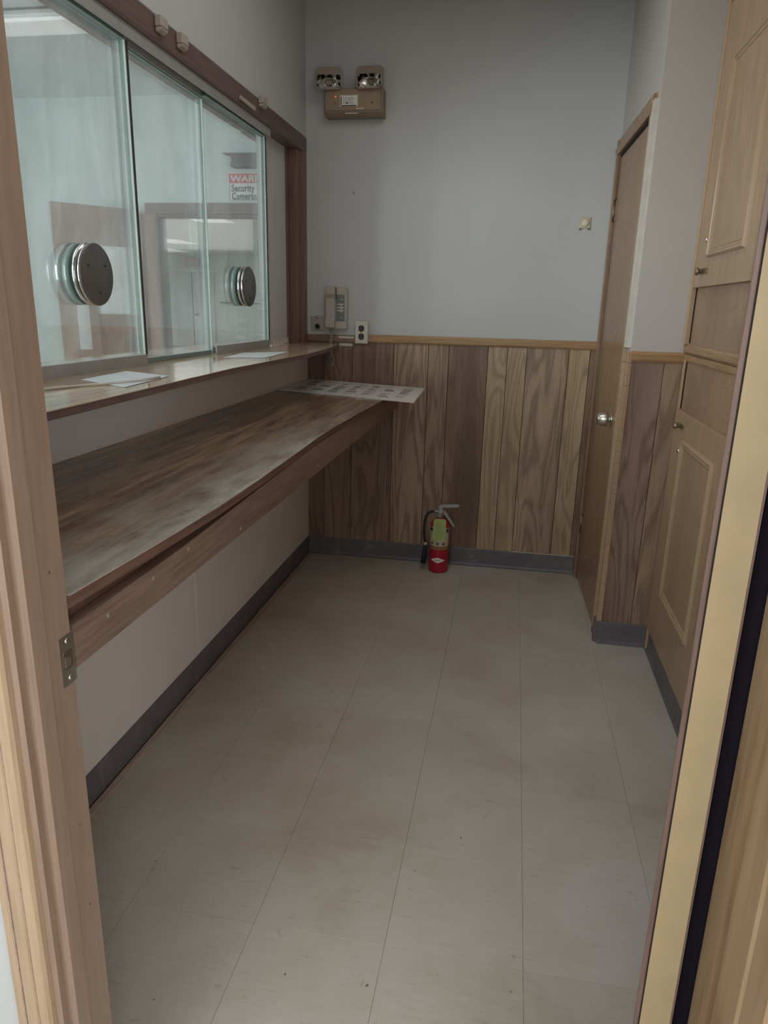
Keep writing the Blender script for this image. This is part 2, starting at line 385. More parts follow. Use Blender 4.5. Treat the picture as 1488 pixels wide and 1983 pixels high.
# ------------------------------------------------------------------ floor
fl = struct(B(-12.2, 3.2, -7.2, 18.2, -0.12, -0.004).build('floor', M_floor), 'beige speckled vinyl tile floor of the small office and its surroundings', 'floor')
base_tile = None
T = 0.3048
xs_ = [0.2877+k*T for k in range(-1, 9)]; ys_ = [-2.5139+k*T for k in range(-6, 10)]
def clip_tile(x0, x1, y0, y1):
    return MB().box(x0+0.0003, x1-0.0003, y0+0.0003, y1-0.0003, -0.0042, 0.0)
for i in range(len(xs_)-1):
    for j in range(len(ys_)-1):
        x0, x1, y0, y1 = xs_[i], xs_[i+1], ys_[j], ys_[j+1]
        if y1 > -2.85 or True:
            if y0 > -2.85:
                x0 = max(x0, 0.0); x1 = min(x1, 1.74)
                if y0 > -0.9: x1 = min(x1, 1.54)
                y1 = min(y1, 0.0)
            if x1-x0 < 0.02 or y1-y0 < 0.02 or (y0 < -4.4): continue
        o = clip_tile(x0, x1, y0, y1).build('floor_tile', M_floor, fl, bevel=0.0004, bseg=1)
        o.location.z = random.uniform(-0.0002, 0.0002)
# ------------------------------------------------------------------ ceilings
struct(B(-0.14, 3.2, YN, 0.12, H, H+0.08).build('ceiling', M_ceil), 'plain white ceiling above the small office', 'ceiling')
cl = struct(B(-5.0, -0.14, -3.6, 1.62, H, H+0.08).build('ceiling_lobby', M_ceill), 'white ceiling of the lobby beyond the service window', 'ceiling')
struct(B(-12.2, 3.2, 1.62, 18.2, H, H+0.08).build('ceiling_back_office', M_ceil), 'white ceiling of the large far room seen through the doorway', 'ceiling')
struct(B(-0.6, 3.2, -7.2, YN, H, H+0.08).build('ceiling_hall', M_ceil), 'ceiling of the hall in front of the entry doorway', 'ceiling')
# ------------------------------------------------------------------ left wall with the service window
WZ0, WZ1, WY0, WY1 = 1.165, 2.095, -2.62, -0.13
wl = MB()
wl.box(-0.14, 0, -3.046, 0.0, 0, WZ0-0.02, M_low); wl.box(-0.14, 0, -3.046, 0.0, WZ1, H, M_wall)
wl.box(-0.14, 0, -3.046, WY0, WZ0-0.02, WZ1, M_wall); wl.box(-0.14, 0, WY1, 0.0, WZ0-0.02, WZ1, M_wall)
wl = struct(wl.build('wall_left', None), 'left wall with painted lower panels and a wide service window', 'wall')
for k, (a, b_) in enumerate(((-2.9, -2.70), (-2.697, -1.4975), (-1.4925, -0.002))):
    o = B(0.0, 0.004, a, b_, 0.01, 0.93).build('wall_panel', M_low, wl, bevel=0.0008, bseg=1)
B(0.0, 0.004, -2.9, -0.002, 0.932, 1.145).build('wall_panel', M_low, wl, bevel=0.0008, bseg=1)
B(0.0, 0.0012, -1.52, -1.47, 0.01, 0.93).build('groove_backing', M_groove, wl)
# ------------------------------------------------------------------ back wall and its planks
wb = struct(B(-0.14, 1.75, 0.0, 0.12, 0, H).build('wall_back', M_wall), 'white back wall above vertical wood plank wainscot', 'wall')
pl = [(0.0, 'dark'), (0.0935, 'dark'), (0.2475, 'dark'), (0.471, 'mid'), (0.652, 'mid'), (0.7585, 'mid'), (0.9585, 'light'), (1.056, 'light'), (1.1535, 'mid'), (1.360, 'light'), (1.462, 'mid'), (1.509, None)]
for (a, t), (b_, _) in zip(pl, pl[1:]):
    MB().box(a+0.0012, b_-0.0012, -0.006, 0.0, 0.03, 1.19).build('wood_plank', PM[t], wb, bevel=0.0012, bseg=1)
MB().box(0, 1.51, -0.0015, 0.0, 0.03, 1.19).build('groove_backing', M_groove, wb)
rail = MB(); prof = [(0, 1.187), (-0.012, 1.187), (-0.017, 1.195), (-0.017, 1.219), (-0.012, 1.228), (0, 1.229)]
rail.prism(prof, 'x', 0.338, 1.512)
struct(rail.build('trim_1', M_rail), 'pine chair rail along the top of the back wall planks', 'trim')
r2 = MB(); r2.prism([(0, 1.182), (-0.010, 1.182), (-0.014, 1.19), (-0.014, 1.218), (0, 1.222)], 'x', 0.0, 0.262)
r2 = struct(r2.build('trim_2', M_apron), 'worn dark chair rail piece between window corner and outlet', 'trim')
B(0.175, 0.258, -0.0155, -0.0138, 1.206, 1.216).build('paint_streak', M_caulk, r2)
B(0.178, 0.250, -0.010, -0.0062, 1.166, 1.180).build('paint_streak', M_caulk, r2)
def cove(pts_a, pts_b, n, label, name):
    """cove base from a to b on the floor; n = unit vector pointing into the room"""
    m = MB(); a = Vector(pts_a); b_ = Vector(pts_b); n = Vector(n)
    pr = [(0.0, 0.0), (0.014, 0.0), (0.0135, 0.002), (0.007, 0.006), (0.0045, 0.016), (0.004, 0.096), (0.003, 0.1), (0.0, 0.1)]
    vs = [a+n*p+Vector((0, 0, z)) for p, z in pr]+[b_+n*p+Vector((0, 0, z)) for p, z in pr]; k = len(pr)
    m.add(vs, [tuple(range(k)), tuple(range(2*k-1, k-1, -1))]+[(i, (i+1) % k, (i+1) % k+k, i+k) for i in range(k)])
    return struct(m.build(name, M_cove), label, 'baseboard')
bb = cove((0.006, -0.006, 0), (1.486, -0.006, 0), (0, -1, 0), 'dark grey vinyl cove base along the back wall', 'baseboard_back')
MB().box(1.15, 1.485, -0.0125, -0.007, 0.1, 0.1018).build('caulk_line', M_caulk, bb)
cove((0.004, -2.9, 0), (0.004, -0.008, 0), (1, 0, 0), 'dark grey vinyl cove base along the left wall below the counter', 'baseboard_left')
q = MB()
for k, (xa, xb, z1) in enumerate(((0.018, 0.024, 0.011), (0.0243, 0.029, 0.008), (0.0293, 0.034, 0.005))): q.box(xa, xb, -2.9, -0.03, 0.0005, z1)
struct(q.build('trim_3', M_strip, bevel=0.0008, bseg=1), 'thin wooden edging strip on the floor along the left baseboard', 'trim')
# ------------------------------------------------------------------ closet bump-out on the right (jut) and right wall
JX0, JX1, JY = 1.53, 1.74, -0.83
jut = MB()
jut.prism([(1.505, 0.0), (1.505+0.025*0.0, 0.0), (1.53, -0.83), (1.86, -0.83), (1.86, 0.0)], 'z', 0, H)
wj = struct(jut.build('wall_bumpout', M_wallw), 'white boxed-out wall corner beside the side door', 'wall')
for a, b_, t in ((1.535, 1.6575, 'dark'), (1.6575, 1.724, 'mid')):
    MB().box(a+0.001, b_-0.001, JY-0.006, JY, 0.03, 1.19).build('wood_plank', PM[t], wj, bevel=0.0012, bseg=1)
MB().box(1.535, 1.73, JY-0.0015, JY, 0.03, 1.19).build('groove_backing', M_groove, wj)
r3 = MB(); r3.prism([(JY, 1.189), (JY-0.012, 1.189), (JY-0.017, 1.196), (JY-0.017, 1.219), (JY-0.013, 1.227), (JY, 1.228)], 'x', 1.532, 1.737)
struct(r3.build('trim_4', M_rail), 'short pine chair rail on the boxed-out wall corner', 'trim')
# ragged corner moulding
cm = MB(); nseg = 26
prev = None
for k in range(nseg):
    z0 = 0.10+(1.225-0.10)*k/nseg; z1 = 0.10+(1.225-0.10)*(k+1)/nseg; j = random.uniform(0, 0.004)
    cm.box(1.520, 1.538, JY-0.009, JY, z0, z1); cm.box(1.5175, 1.526, JY-0.006, JY+0.018+j, z0, z1)
struct(cm.build('trim_5', M_moul, bevel=0.002), 'pale wooden corner moulding with ragged edge on the boxed-out corner', 'trim')
cove((1.525, JY-0.006, 0), (1.722, JY-0.006, 0), (0, -1, 0), 'short dark grey vinyl cove base under the boxed-out wall corner', 'baseboard_bumpout')
B(1.511, 1.53, JY-0.004, JY+0.04, 0.001, 0.1).build('corner_wrap', M_cove, bpy.data.objects['baseboard_bumpout'], bevel=0.003)
wr = struct(B(1.745, 1.86, -3.046, JY, 0, H).build('wall_right', M_wallw), 'right wall behind the built-in wooden cabinets', 'wall')
cove((1.735, -2.88, 0), (1.735, JY-0.008, 0), (-1, 0, 0), 'scuffed dark grey vinyl cove base under the built-in cabinets', 'baseboard_right')
# ------------------------------------------------------------------ side door (door_2) in the bump-out, local frame: u along wall, n into the room
ang = math.atan2(0.025, 0.83)
d2 = empty('door_2', (1.505, 0.0, 0.0), ang)      # local -y runs along the wall, local -x points into the room
struct(d2, 'plain brown wooden side door with round knob, closed, beside the plank wall', 'door')
def D(name, x0, x1, u0, u1, z0, z1, m, bev=0.0015, par=None):
    return MB().box(x0, x1, -u0, -u1, z0, z1).build(name, m, par or d2, local=True, bevel=bev)
D('door_leaf', -0.004, 0.0, 0.075, 0.722, 0.012, 2.045, M_door)
D('casing', -0.018, 0.0, 0.009, 0.048, 0.0, 2.125, M_door)
D('jamb', -0.010, 0.0, 0.048, 0.072, 0.0, 2.075, M_leaf)
hc = MB(); hc.prism([(-0.0, 2.062), (-0.018, 2.062), (-0.022, 2.075), (-0.022, 2.09), (-0.014, 2.102), (-0.014, 2.125), (0.0, 2.128)], 'y', -0.009, -0.775)
hc.build('head_casing', M_door, d2, local=True)
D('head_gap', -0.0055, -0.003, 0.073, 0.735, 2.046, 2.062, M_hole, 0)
D('jamb', -0.012, 0.0, 0.725, 0.742, 0.0, 2.075, M_leaf)
sc = MB(); nseg = 40
for k in range(nseg):
    z0 = 0.04+2.08*k/nseg; z1 = 0.04+2.08*(k+1)/nseg
    sc.box(-0.016, 0.0, -0.742, -(0.758+random.uniform(0, 0.007)), z0, z1)
sc.build('casing', M_moul, d2, local=True, bevel=0.0005, bseg=1)
ck = MB()
for k in range(nseg):
    z0 = 1.24+0.86*k/nseg; z1 = 1.24+0.86*(k+1)/nseg
    ck.box(-0.0155, 0.0, -0.763, -0.815-random.uniform(0, 0.002), z0, z1)
ck.build('plaster_strip', M_caulk, d2, local=True)
kb = MB(); kb.lathe([(0.0, 0.0), (0.024, 0.0), (0.024, -0.005), (0.014, -0.007), (0.013, -0.018), (0.031, -0.021), (0.032, -0.027), (0.024, -0.058), (0.021, -0.062), (0.0, -0.063)], (-0.004, -0.60, 0.93), 'x', 28)
kb.build('knob', M_satin, d2, local=True)
for z in (1.82, 0.305):
    h = MB(); h.box(-0.0085, -0.0045, -0.066, -0.086, z-0.045, z+0.045); h.tube([(-0.012, -0.073, z-0.047), (-0.012, -0.073, z+0.047)], 0.005, 8)
    h.tube([(-0.012, -0.073, z+0.047), (-0.012, -0.073, z+0.055)], 0.006, 8)
    h.build('hinge', M_brass, d2, local=True)
# ------------------------------------------------------------------ built-in cabinets on the right wall
CX = 1.745
def rect_mould(name, x, y0, y1, z0, z1, wd, th, mat, par):
    """raised mitred moulding on a plane x, facing -x"""
    m = MB(); prof = [(0.0, 0.0), (0.10, 0.5), (0.25, 1.0), (0.42, 0.85), (0.55, 0.45), (0.72, 0.62), (0.9, 0.4), (1.0, 0.0)]
    cs = [((y0, z0), (1, 1)), ((y1, z0), (-1, 1)), ((y1, z1), (-1, -1)), ((y0, z1), (1, -1))]
    vs = []
    for (cy, cz), (dy, dz) in cs:
        for t, h in prof: vs.append((x-h*th, cy+dy*t*wd, cz+dz*t*wd))
    n = len(prof); fs = []
    for k in range(4):
        for i in range(n-1):
            a = k*n+i; b_ = ((k+1) % 4)*n+i; fs.append((a, a+1, b_+1, b_))
    return m.add(vs, fs).build(name, mat, par)
def cabinet(name, z0, z1, y0, y1, lab):
    c = empty(name, (CX, (y0+y1)/2, z0)); tag(c, lab, 'cabinet', None); return c
uc = cabinet('wall_cabinet', 1.225, 2.70, -2.2, -0.84, 'upper built-in wooden cabinet with raised moulding door, above the rail')
UY0, UY1 = -2.20, JY-0.004
B(CX-0.012, CX, UY0, UY1, 1.225, 2.72).build('carcass', M_cabp, uc)
for a, b_, n_ in ((JY-0.030, JY-0.002, 0.034),):
    f = MB(); f.prism([(a, CX), (a, CX-n_+0.004), (a+0.008, CX-n_), (b_-0.008, CX-n_), (b_, CX-n_+0.006), (b_, CX)][::1] and [(CX, a), (CX-n_+0.004, a), (CX-n_, a+0.008), (CX-n_, b_-0.008), (CX-n_+0.006, b_), (CX, b_)], 'z', 1.262, 2.72)
    f.build('side_stile', M_moul, uc)
f = MB(); f.prism([(CX, 1.228), (CX-0.020, 1.228), (CX-0.026, 1.234), (CX-0.026, 1.252), (CX-0.018, 1.262), (CX, 1.266)], 'y', UY0, JY-0.002); f.build('bottom_rail', M_railY, uc)
B(CX-0.0155, CX-0.012, JY-0.037, JY-0.029, 1.266, 2.72).build('shadow_gap', M_groove, uc)
ud = B(CX-0.030, CX-0.0125, -1.585, JY-0.036, 1.462, 2.36).build('door', M_cab, uc, bevel=0.002)
rect_mould('moulding', CX-0.030, -1.455, -1.03, 1.555, 2.165, 0.026, 0.011, M_moul, ud)
B(CX-0.0315, CX-0.030, -1.43, -1.056, 1.582, 2.14).build('door_panel', M_cab, ud)
MB().lathe([(0.0, -0.006), (0.006, -0.006), (0.008, -0.004), (0.008, 0.0)], (CX-0.030, -0.985, 1.617), 'x', 16).build('lock', M_chrome, ud)
k_ = MB(); k_.box(CX-0.034, CX-0.030, -1.05, -0.95, 1.505, 1.523); k_.lathe([(0.0, -0.02), (0.012, -0.02), (0.014, -0.012), (0.007, -0.006), (0.007, 0)], (CX-0.033, -0.975, 1.514), 'x', 16); k_.build('latch', M_brass, ud, bevel=0.001)
B(CX-0.0285, CX-0.0125, -2.19, -1.60, 1.462, 2.36).build('door', M_cab, uc, bevel=0.002)
B(CX-0.024, CX-0.0125, -1.598, -1.588, 1.27, 2.7).build('mullion', M_moul, uc)
h = MB(); h.box(CX-0.034, CX-0.030, -1.60, -1.585, 1.60, 1.66); h.tube([(CX-0.035, -1.592, 1.60), (CX-0.035, -1.592, 1.66)], 0.004, 8); h.build('hinge', M_brass, ud)

lc = cabinet('base_cabinet', 0.10, 1.225, -2.2, -0.84, 'lower built-in wooden cabinet with raised moulding door, below the rail')
B(CX-0.012, CX, UY0, UY1, 0.10, 1.222).build('carcass', M_cabp, lc)
f = MB(); f.prism([(CX, JY-0.034), (CX-0.018, JY-0.032), (CX-0.022, JY-0.026), (CX-0.022, JY-0.006), (CX-0.016, JY-0.001), (CX, JY-0.001)], 'z', 0.0, 1.205); f.build('side_stile', M_moul, lc)
f = MB(); f.prism([(CX, 1.198), (CX-0.016, 1.198), (CX-0.02, 1.204), (CX-0.02, 1.216), (CX-0.014, 1.224), (CX, 1.224)], 'y', UY0, JY-0.001); f.build('top_rail', M_railY, lc)
B(CX-0.0155, CX-0.012, JY-0.041, JY-0.033, 0.10, 1.196).build('shadow_gap', M_groove, lc)
ld = B(CX-0.030, CX-0.0125, -1.585, JY-0.040, 0.112, 1.022).build('door', M_cab, lc, bevel=0.002)
rect_mould('moulding', CX-0.030, -1.475, -1.04, 0.315, 0.93, 0.030, 0.010, M_moul, ld)
B(CX-0.0315, CX-0.030, -1.445, -1.07, 0.346, 0.90).build('door_panel', M_cab, ld)
MB().lathe([(0.0, -0.006), (0.007, -0.006), (0.009, -0.003), (0.009, 0)], (CX-0.030, -1.005, 0.882), 'x', 16).build('lock', M_chrome, ld)
k_ = MB(); k_.box(CX-0.034, CX-0.030, -1.035, -0.955, 0.965, 0.98); k_.lathe([(0.0, -0.024), (0.010, -0.024), (0.013, -0.016), (0.006, -0.006), (0.006, 0)], (CX-0.033, -0.985, 0.972), 'x', 16); k_.build('latch', M_brass, ld, bevel=0.001)
B(CX-0.0285, CX-0.0125, -2.19, -1.60, 0.112, 1.022).build('door', M_cab, lc, bevel=0.002)
B(CX-0.006, CX-0.002, -2.9, -2.21, 0, H).build('gap_shade_sheet', M_dark, wr)  # dark sheet added as painted shade behind the open door
# ------------------------------------------------------------------ service window
win = struct(empty('window_1', (-0.05, -1.4, 1.18)), 'service window of three thick sliding glass panes above the narrow shelf', 'window')
def hd(x0, x1, y0, y1, z0, z1, name, mat, par=win, bev=0.002): return MB().box(x0, x1, y0, y1, z0, z1).build(name, mat, par, bevel=bev)
hh = MB(); hh.prism([(0, 2.082), (0.012, 2.082), (0.016, 2.09), (0.016, 2.148), (0.010, 2.156), (0, 2.157)], 'y', -2.70, -0.048)
hh.build('header_casing', M_header, win)
sh = MB(); sh.prism([(0, -0.048), (0.016, -0.050), (0.016, -0.105), (0.011, -0.113), (0.006, -0.118), (0.005, -0.150), (0.0, -0.150)], 'z', 1.18, 2.09)
sh.build('side_casing', M_headz, win)
hd(-0.13, 0.004, -0.178, -0.151, 1.18, 2.082, 'side_jamb', M_headz)
hd(-0.13, -0.035, -0.205, -0.178, 1.18, 2.082, 'side_stop', M_headz)
hd(-0.15, -0.012, -2.62, -0.552, 2.083, 2.098, 'head_lining', M_soffit)
hd(-0.15, 0.004, -0.50, -0.18, 2.080, 2.098, 'head_lining', M_header)
hd(-0.172, -0.14, -2.62, -0.16, 2.098, 2.16, 'outer_header', M_soffit)
hd(-0.070, -0.045, -0.53, -0.205, 1.195, 2.083, 'infill_panel', M_wall)
cku = MB()
for k in range(24):
    y0 = -0.53+0.33*k/24; cku.box(-0.045, -0.036-random.uniform(0, 0.008), y0, y0+0.0142, 1.184, 1.194+0.006*random.random()+0.0006*k)
cku.build('caulk_line', M_caulk, win)
tk = MB(); tk.box(-0.035, 0.002, -2.62, -0.552, 2.070, 2.083); tk.box(-0.002, 0.004, -2.62, -0.552, 2.050, 2.083); tk.box(-0.038, -0.035, -2.62, -0.552, 2.048, 2.083)
tk.box(-0.065, -0.038, -2.62, -0.552, 2.066, 2.083); tk.box(-0.068, -0.065, -2.62, -0.552, 2.048, 2.083)
tk.build('head_track', M_alu, win)
def pane(y0, y1, xf, th, z0, z1, chan):
    p = MB().box(xf-th, xf, y0, y1, z0, z1).build('glass_pane', M_glass, win)
    e = MB(); e.box(xf-th-0.0005, xf-0.006, y1-0.003, y1, z0, z1)
    e.box(xf-th-0.0005, xf+0.0005, y0, y1, z1-0.010, z1)
    if not chan: e.box(xf-th-0.0005, xf+0.0005, y0, y1, z0, z0+0.014)
    e.build('polished_edge', M_greenedge, p)
    MB().box(xf-0.0058, xf+0.0006, y1-0.003, y1, z0, z1).build('edge_face', M_edgel, p)
    if chan:
        c = MB(); c.box(xf-th-0.004, xf+0.004, y0, y1+0.004, z0-0.006, z0+0.026); c.build('channel', M_alu, p)
        MB().box(xf-0.001, xf+0.003, y1+0.0005, y1+0.008, z0+0.026, z1-0.01).build('edge_gasket', M_bronze, p)
    return p
p1 = pane(-2.60, -1.70, -0.018, 0.012, 1.186, 2.060, True)
p2 = pane(-1.70, -1.13, -0.048, 0.012, 1.181, 2.060, False)
p3 = pane(-1.17, -0.565, -0.018, 0.012, 1.186, 2.060, True)
hd(-0.016, -0.012, -0.556, -0.548, 1.19, 2.06, 'edge_strip', M_alu)
def disc(y, z, par, r=0.077):
    d = MB()
    d.lathe([(0.0, 0.022), (r-0.003, 0.022), (r, 0.020), (r, 0.014), (r-0.003, 0.012), (0.0, 0.012)], (-0.006, y, z), 'x', 56, M_metal)
    d.lathe([(r-0.001, 0.0203), (r+0.0005, 0.0185), (r+0.0005, 0.0158), (r-0.001, 0.014)], (-0.006, y, z), 'x', 56, M_chrome)
    d.lathe([(0.0, 0.012), (r-0.010, 0.012), (r-0.010, 0.004), (0.0, 0.004)], (-0.006, y, z), 'x', 48, M_black)
    d.lathe([(0.0, 0.006), (r-0.001, 0.006), (r, 0.004), (r, -0.001), (0.0, -0.002)], (-0.006, y, z), 'x', 56, M_chrome)
    d.lathe([(0.0, -0.012), (r-0.002, -0.0121), (r-0.002, -0.030), (0.0, -0.0301)], (-0.006, y, z), 'x', 48, M_greenedge)
    d.lathe([(0.0, -0.034), (r, -0.034), (r, -0.042), (0.0, -0.042)], (-0.006, y, z), 'x', 48, M_metal)
    for a in (0.55, 2.65, 4.85):
        d.lathe([(0.0, 0.0232), (0.0032, 0.0230), (0.0036, 0.0218)], (-0.006, y+0.045*math.cos(a), z+0.045*math.sin(a)), 'x', 12, M_black)
    return d.build('speak_through', None, par)
disc(-1.985, 1.430, p1); disc(-0.883, 1.434, p3)
# pale blocks and the bar on the header
for k, (y, z, h_) in enumerate(((-1.567, 2.127, 0.023), (-1.432, 2.127, 0.023), (-0.705, 2.143, 0.030))):
    b_ = MB(); b_.box(0.017, 0.038, y-h_, y+h_, z-0.008, z+0.020); b_.prism([(0.017, z-0.021), (0.033, z-0.016), (0.037, z-0.0085), (0.017, z-0.0085)], 'y', y-h_+0.002, y+h_+0.001)
    o = b_.build('header_block', M_block, None, bevel=0.003)
    tag(o, ('pale square block on the window header, farthest left', 'pale square block on the window header, right of its near twin', 'pale square block on the window header near its right end')[k], 'block')
bar = MB(); bar.prism([(-0.945, 2.108), (-0.945, 2.094), (-0.79, 2.092), (-0.79, 2.106)], 'x', 0.0175, 0.026)
for y in (-0.93, -0.81): bar.lathe([(0.0, 0.0095), (0.003, 0.009)], (0.0175, y, 2.1), 'x', 8)
tag(bar.build('door_catch', M_block, None, bevel=0.001), 'small pale slotted bar screwed to the window header', 'catch')
# ------------------------------------------------------------------ shelf below the window
SZ = 1.180
front = [(-2.9, .31), (-2.63, .297), (-2.48, .292), (-2.15, .276), (-1.68, .256), (-1.3, .262), (-0.92, .268), (-0.6, .252), (-0.35, .228), (-0.2, .208), (-0.02, .172)]
poly = [(-0.32, -2.9)]+[(x, y) for y, x in front]+[(0.165, -0.008), (0.0, -0.008), (0.0, -0.045)]
poly = [(0.0, -2.9)]+[(x, y) for y, x in front]+[(0.165, -0.008), (0.0, -0.008)]
sf = empty('window_shelf', (0.1, -1.45, SZ-0.018)); tag(sf, 'narrow glossy wood laminate shelf running under the service window', 'shelf')
top = MB(); top.prism(poly, 'z', SZ-0.0018, SZ); top.box(-0.34, 0.0, -2.62, -0.18, SZ-0.0018, SZ)
top.build('laminate_top', M_shelf, sf)
co = MB(); co.prism([(x*0.992 if x else x, y) for x, y in poly], 'z', SZ-0.018, SZ-0.0018); co.box(-0.338, 0.0, -2.62, -0.18, SZ-0.018, SZ-0.0018)
co.build('core', M_header, sf)
def sheet(name, pts, z, th, mat, lab, cat):
    m = MB(); m.prism(pts, 'z', z, z+th); o = m.build(name, mat); tag(o, lab, cat); return o
pa = sheet('paper_sheet', [(0.06, -2.17), (0.04, -1.92), (0.205, -2.0), (0.235, -2.275)], SZ+0.0008, 0.0008, M_paper, 'white paper sheet lying on the window shelf near the left pane', 'paper')
pb = sheet('paper_sheet', [(0.07, -1.31), (0.035, -1.03), (0.175, -0.875), (0.20, -1.24)], SZ+0.0008, 0.0008, M_paper, 'white paper sheet lying on the window shelf below the right pane', 'paper')
st_ = MB(); st_.tube([(0.10, -2.42, SZ+0.003), (0.13, -2.32, SZ+0.003), (0.17, -2.24, SZ+0.0035), (0.205, -2.16, SZ+0.004), (0.21, -2.06, SZ+0.004)], 0.0028, 8)
tag(st_.build('cable', M_white), 'thin pale cable lying on the window shelf beside the left paper sheet', 'cable')
# ------------------------------------------------------------------ work counter
CZ0, CZ1 = 0.982, 0.972
fr = [(-3.0, .496), (-2.92, .502), (-2.695, .513), (-2.434, .521), (-2.15, .518), (-1.9, .512), (-1.6, .503), (-1.39, .505), (-1.1, .514), (-0.85, .524), (-0.714, .529), (-0.4, .533), (-0.01, .533)]
fr = [(max(y, -2.925), x) for y, x in fr][1:]; fr[0] = (-2.925, .5015)
ct = empty('work_counter', (0.26, -1.45, 0.855)); tag(ct, 'long wood laminate counter on the left wall below the shelf', 'counter')
def slab(z_off0, z_off1, inset, mat, name):
    m = MB(); vs = []; n = len(fr)
    for y, x in fr:
        xx = x-inset
        for X, Z in ((0.005, CZ0), (xx*0.5, (CZ0+CZ1)/2), (xx, CZ1)): vs += [(X, y, Z+z_off1), (X, y, Z+z_off0)]
    fs = []
    for i in range(n-1):
        a = i*6; b_ = a+6
        for k in (0, 2):
            fs += [(a+k, a+k+2, b_+k+2, b_+k), (a+k+1, b_+k+1, b_+k+3, a+k+3)]
        fs += [(a+4, a+5, b_+5, b_+4), (a, b_, b_+1, a+1)]
    fs += [(0, 1, 3, 2), (2, 3, 5, 4), (n*6-6, n*6-4, n*6-3, n*6-5), (n*6-4, n*6-2, n*6-1, n*6-3)]
    return m.add(vs, fs).build(name, mat, ct)
slab(-0.0016, 0.0, 0.0, M_counter, 'laminate_top')
slab(-0.022, -0.0018, 0.004, M_subst, 'core')
ap = MB()
# apron: board under the edge; a gap opens between board and core near the doorway
n = 24
for i in range(n):
    y0 = -2.925+2.915*i/n; y1 = -2.925+2.915*(i+1)/n
    def zt(y): return 0.926 + (0.022 if y > -1.75 else 0.022*max(0, (y+2.6)/0.85)) 
    x = 0.5
    ap.add([(0.48, y0, 0.860), (0.502, y0, 0.860), (0.502, y0, zt(y0)), (0.48, y0, zt(y0)), (0.48, y1, 0.860), (0.502, y1, 0.860), (0.502, y1, zt(y1)), (0.48, y1, zt(y1))],
           [(0, 4, 5, 1), (1, 5, 6, 2), (2, 6, 7, 3), (3, 7, 4, 0)]+([(0, 1, 2, 3)] if i == 0 else [])+([(4, 7, 6, 5)] if i == n-1 else []))
apo = ap.build('apron_board', M_apron, ct)
B(0.455, 0.479, -2.895, -0.012, 0.862, 0.948).build('back_rail', M_subst, ct)
for y, z in ((-2.553, 0.915), (-2.693, 0.908), (-2.837, 0.902), (-2.286, 0.874), (-1.62, 0.88)):
    MB().lathe([(0.0, 0.0016), (0.0032, 0.0012), (0.004, 0.0)], (0.502, y, z), 'x', 10).build('screw', M_screw, apo)
B(0.01, 0.45, -0.03, -0.008, 0.90, 0.955).build('wall_cleat', M_subst, ct)
B(0.0, 0.02, -2.89, -0.012, 0.90, 0.955).build('wall_cleat', M_subst, ct)
# foam board with printing
fb = MB()
A_, B_, C_, D_ = Vector((0.008, -0.545, 0.9835)), Vector((0.006, -0.012, 0.9835)), Vector((0.655, -0.115, 0.9705)), Vector((0.675, -0.675, 0.9695))
up_ = Vector((0, 0, 0.005))
fb.add([A_, B_, C_, D_, A_+up_, B_+up_, C_+up_, D_+up_], [(0, 1, 2, 3), (7, 6, 5, 4), (0, 4, 5, 1), (1, 5, 6, 2), (2, 6, 7, 3), (3, 7, 4, 0)])
fbo = tag(fb.build('foam_board', M_board), 'white printed foam board lying across the far end of the counter', 'board')
def onb(u, v): return (A_*(1-u)*(1-v)+D_*u*(1-v)+B_*(1-u)*v+C_*u*v)+up_
pm = MB(); rnd = random.Random(3)
for cu_ in range(7):
    u0 = 0.10+cu_*0.125
    for cv in range(14):
        if rnd.random() < 0.18: continue
        v0 = 0.14+cv*0.052+rnd.uniform(-0.004, 0.004)
        ln = rnd.uniform(0.04, 0.085); u1 = u0+ln; v1 = v0+rnd.choice((0.012, 0.02, 0.028))
        mt = M_ink if rnd.random() < 0.7 else M_inkd
        q0, q1, q2, q3 = onb(u0, v0), onb(u1, v0), onb(u1, v1), onb(u0, v1); e = Vector((0, 0, 0.0004))
        pm.add([q0, q1, q2, q3, q0+e, q1+e, q2+e, q3+e], [(4, 5, 6, 7), (0, 1, 5, 4), (1, 2, 6, 5), (2, 3, 7, 6), (3, 0, 4, 7)], mt)
tag(pm.build('printed_lines', None, fbo), 'rows of faint dark print', kind='stuff')
# ------------------------------------------------------------------ wall fittings on the back wall
def mul(o, d): return o
ol = empty('wall_outlet', (0.3, 0.0, 1.238)); tag(ol, 'ivory duplex power outlet over the chair rail', 'outlet')
B(0.265, 0.333, -0.026, -0.0195, 1.182, 1.294).build('cover_plate', M_ivory, ol, bevel=0.003)
B(0.272, 0.326, -0.020, 0.0, 1.19, 1.286).build('box', M_beiged, ol)
for z in (1.258, 1.217):
    r_ = MB(); pts = []
    for i in range(24):
        a = 2*math.pi*i/24; pts.append((0.299+max(-0.0145, min(0.0145, 0.0175*math.cos(a))), z+0.0165*math.sin(a)))
    r_.prism(pts, 'y', -0.0285, -0.0255); ro = r_.build('receptacle', M_recep, ol)
    s_ = MB(); s_.box(0.2905, 0.2935, -0.0292, -0.028, z-0.003, z+0.011); s_.box(0.3045, 0.3075, -0.0292, -0.028, z-0.003, z+0.011)
    s_.box(0.2965, 0.3015, -0.0292, -0.028, z-0.012, z-0.006); s_.build('slots', M_hole, ro)
MB().lathe([(0.0, -0.0015), (0.003, -0.001), (0.0035, 0)], (0.299, -0.026, 1.238), 'y', 10).build('screw', M_satin, ol)
ph = empty('wall_phone', (0.168, 0.0, 1.25)); tag(ph, 'pale intercom wall phone with grey button panel beside the window corner', 'phone')
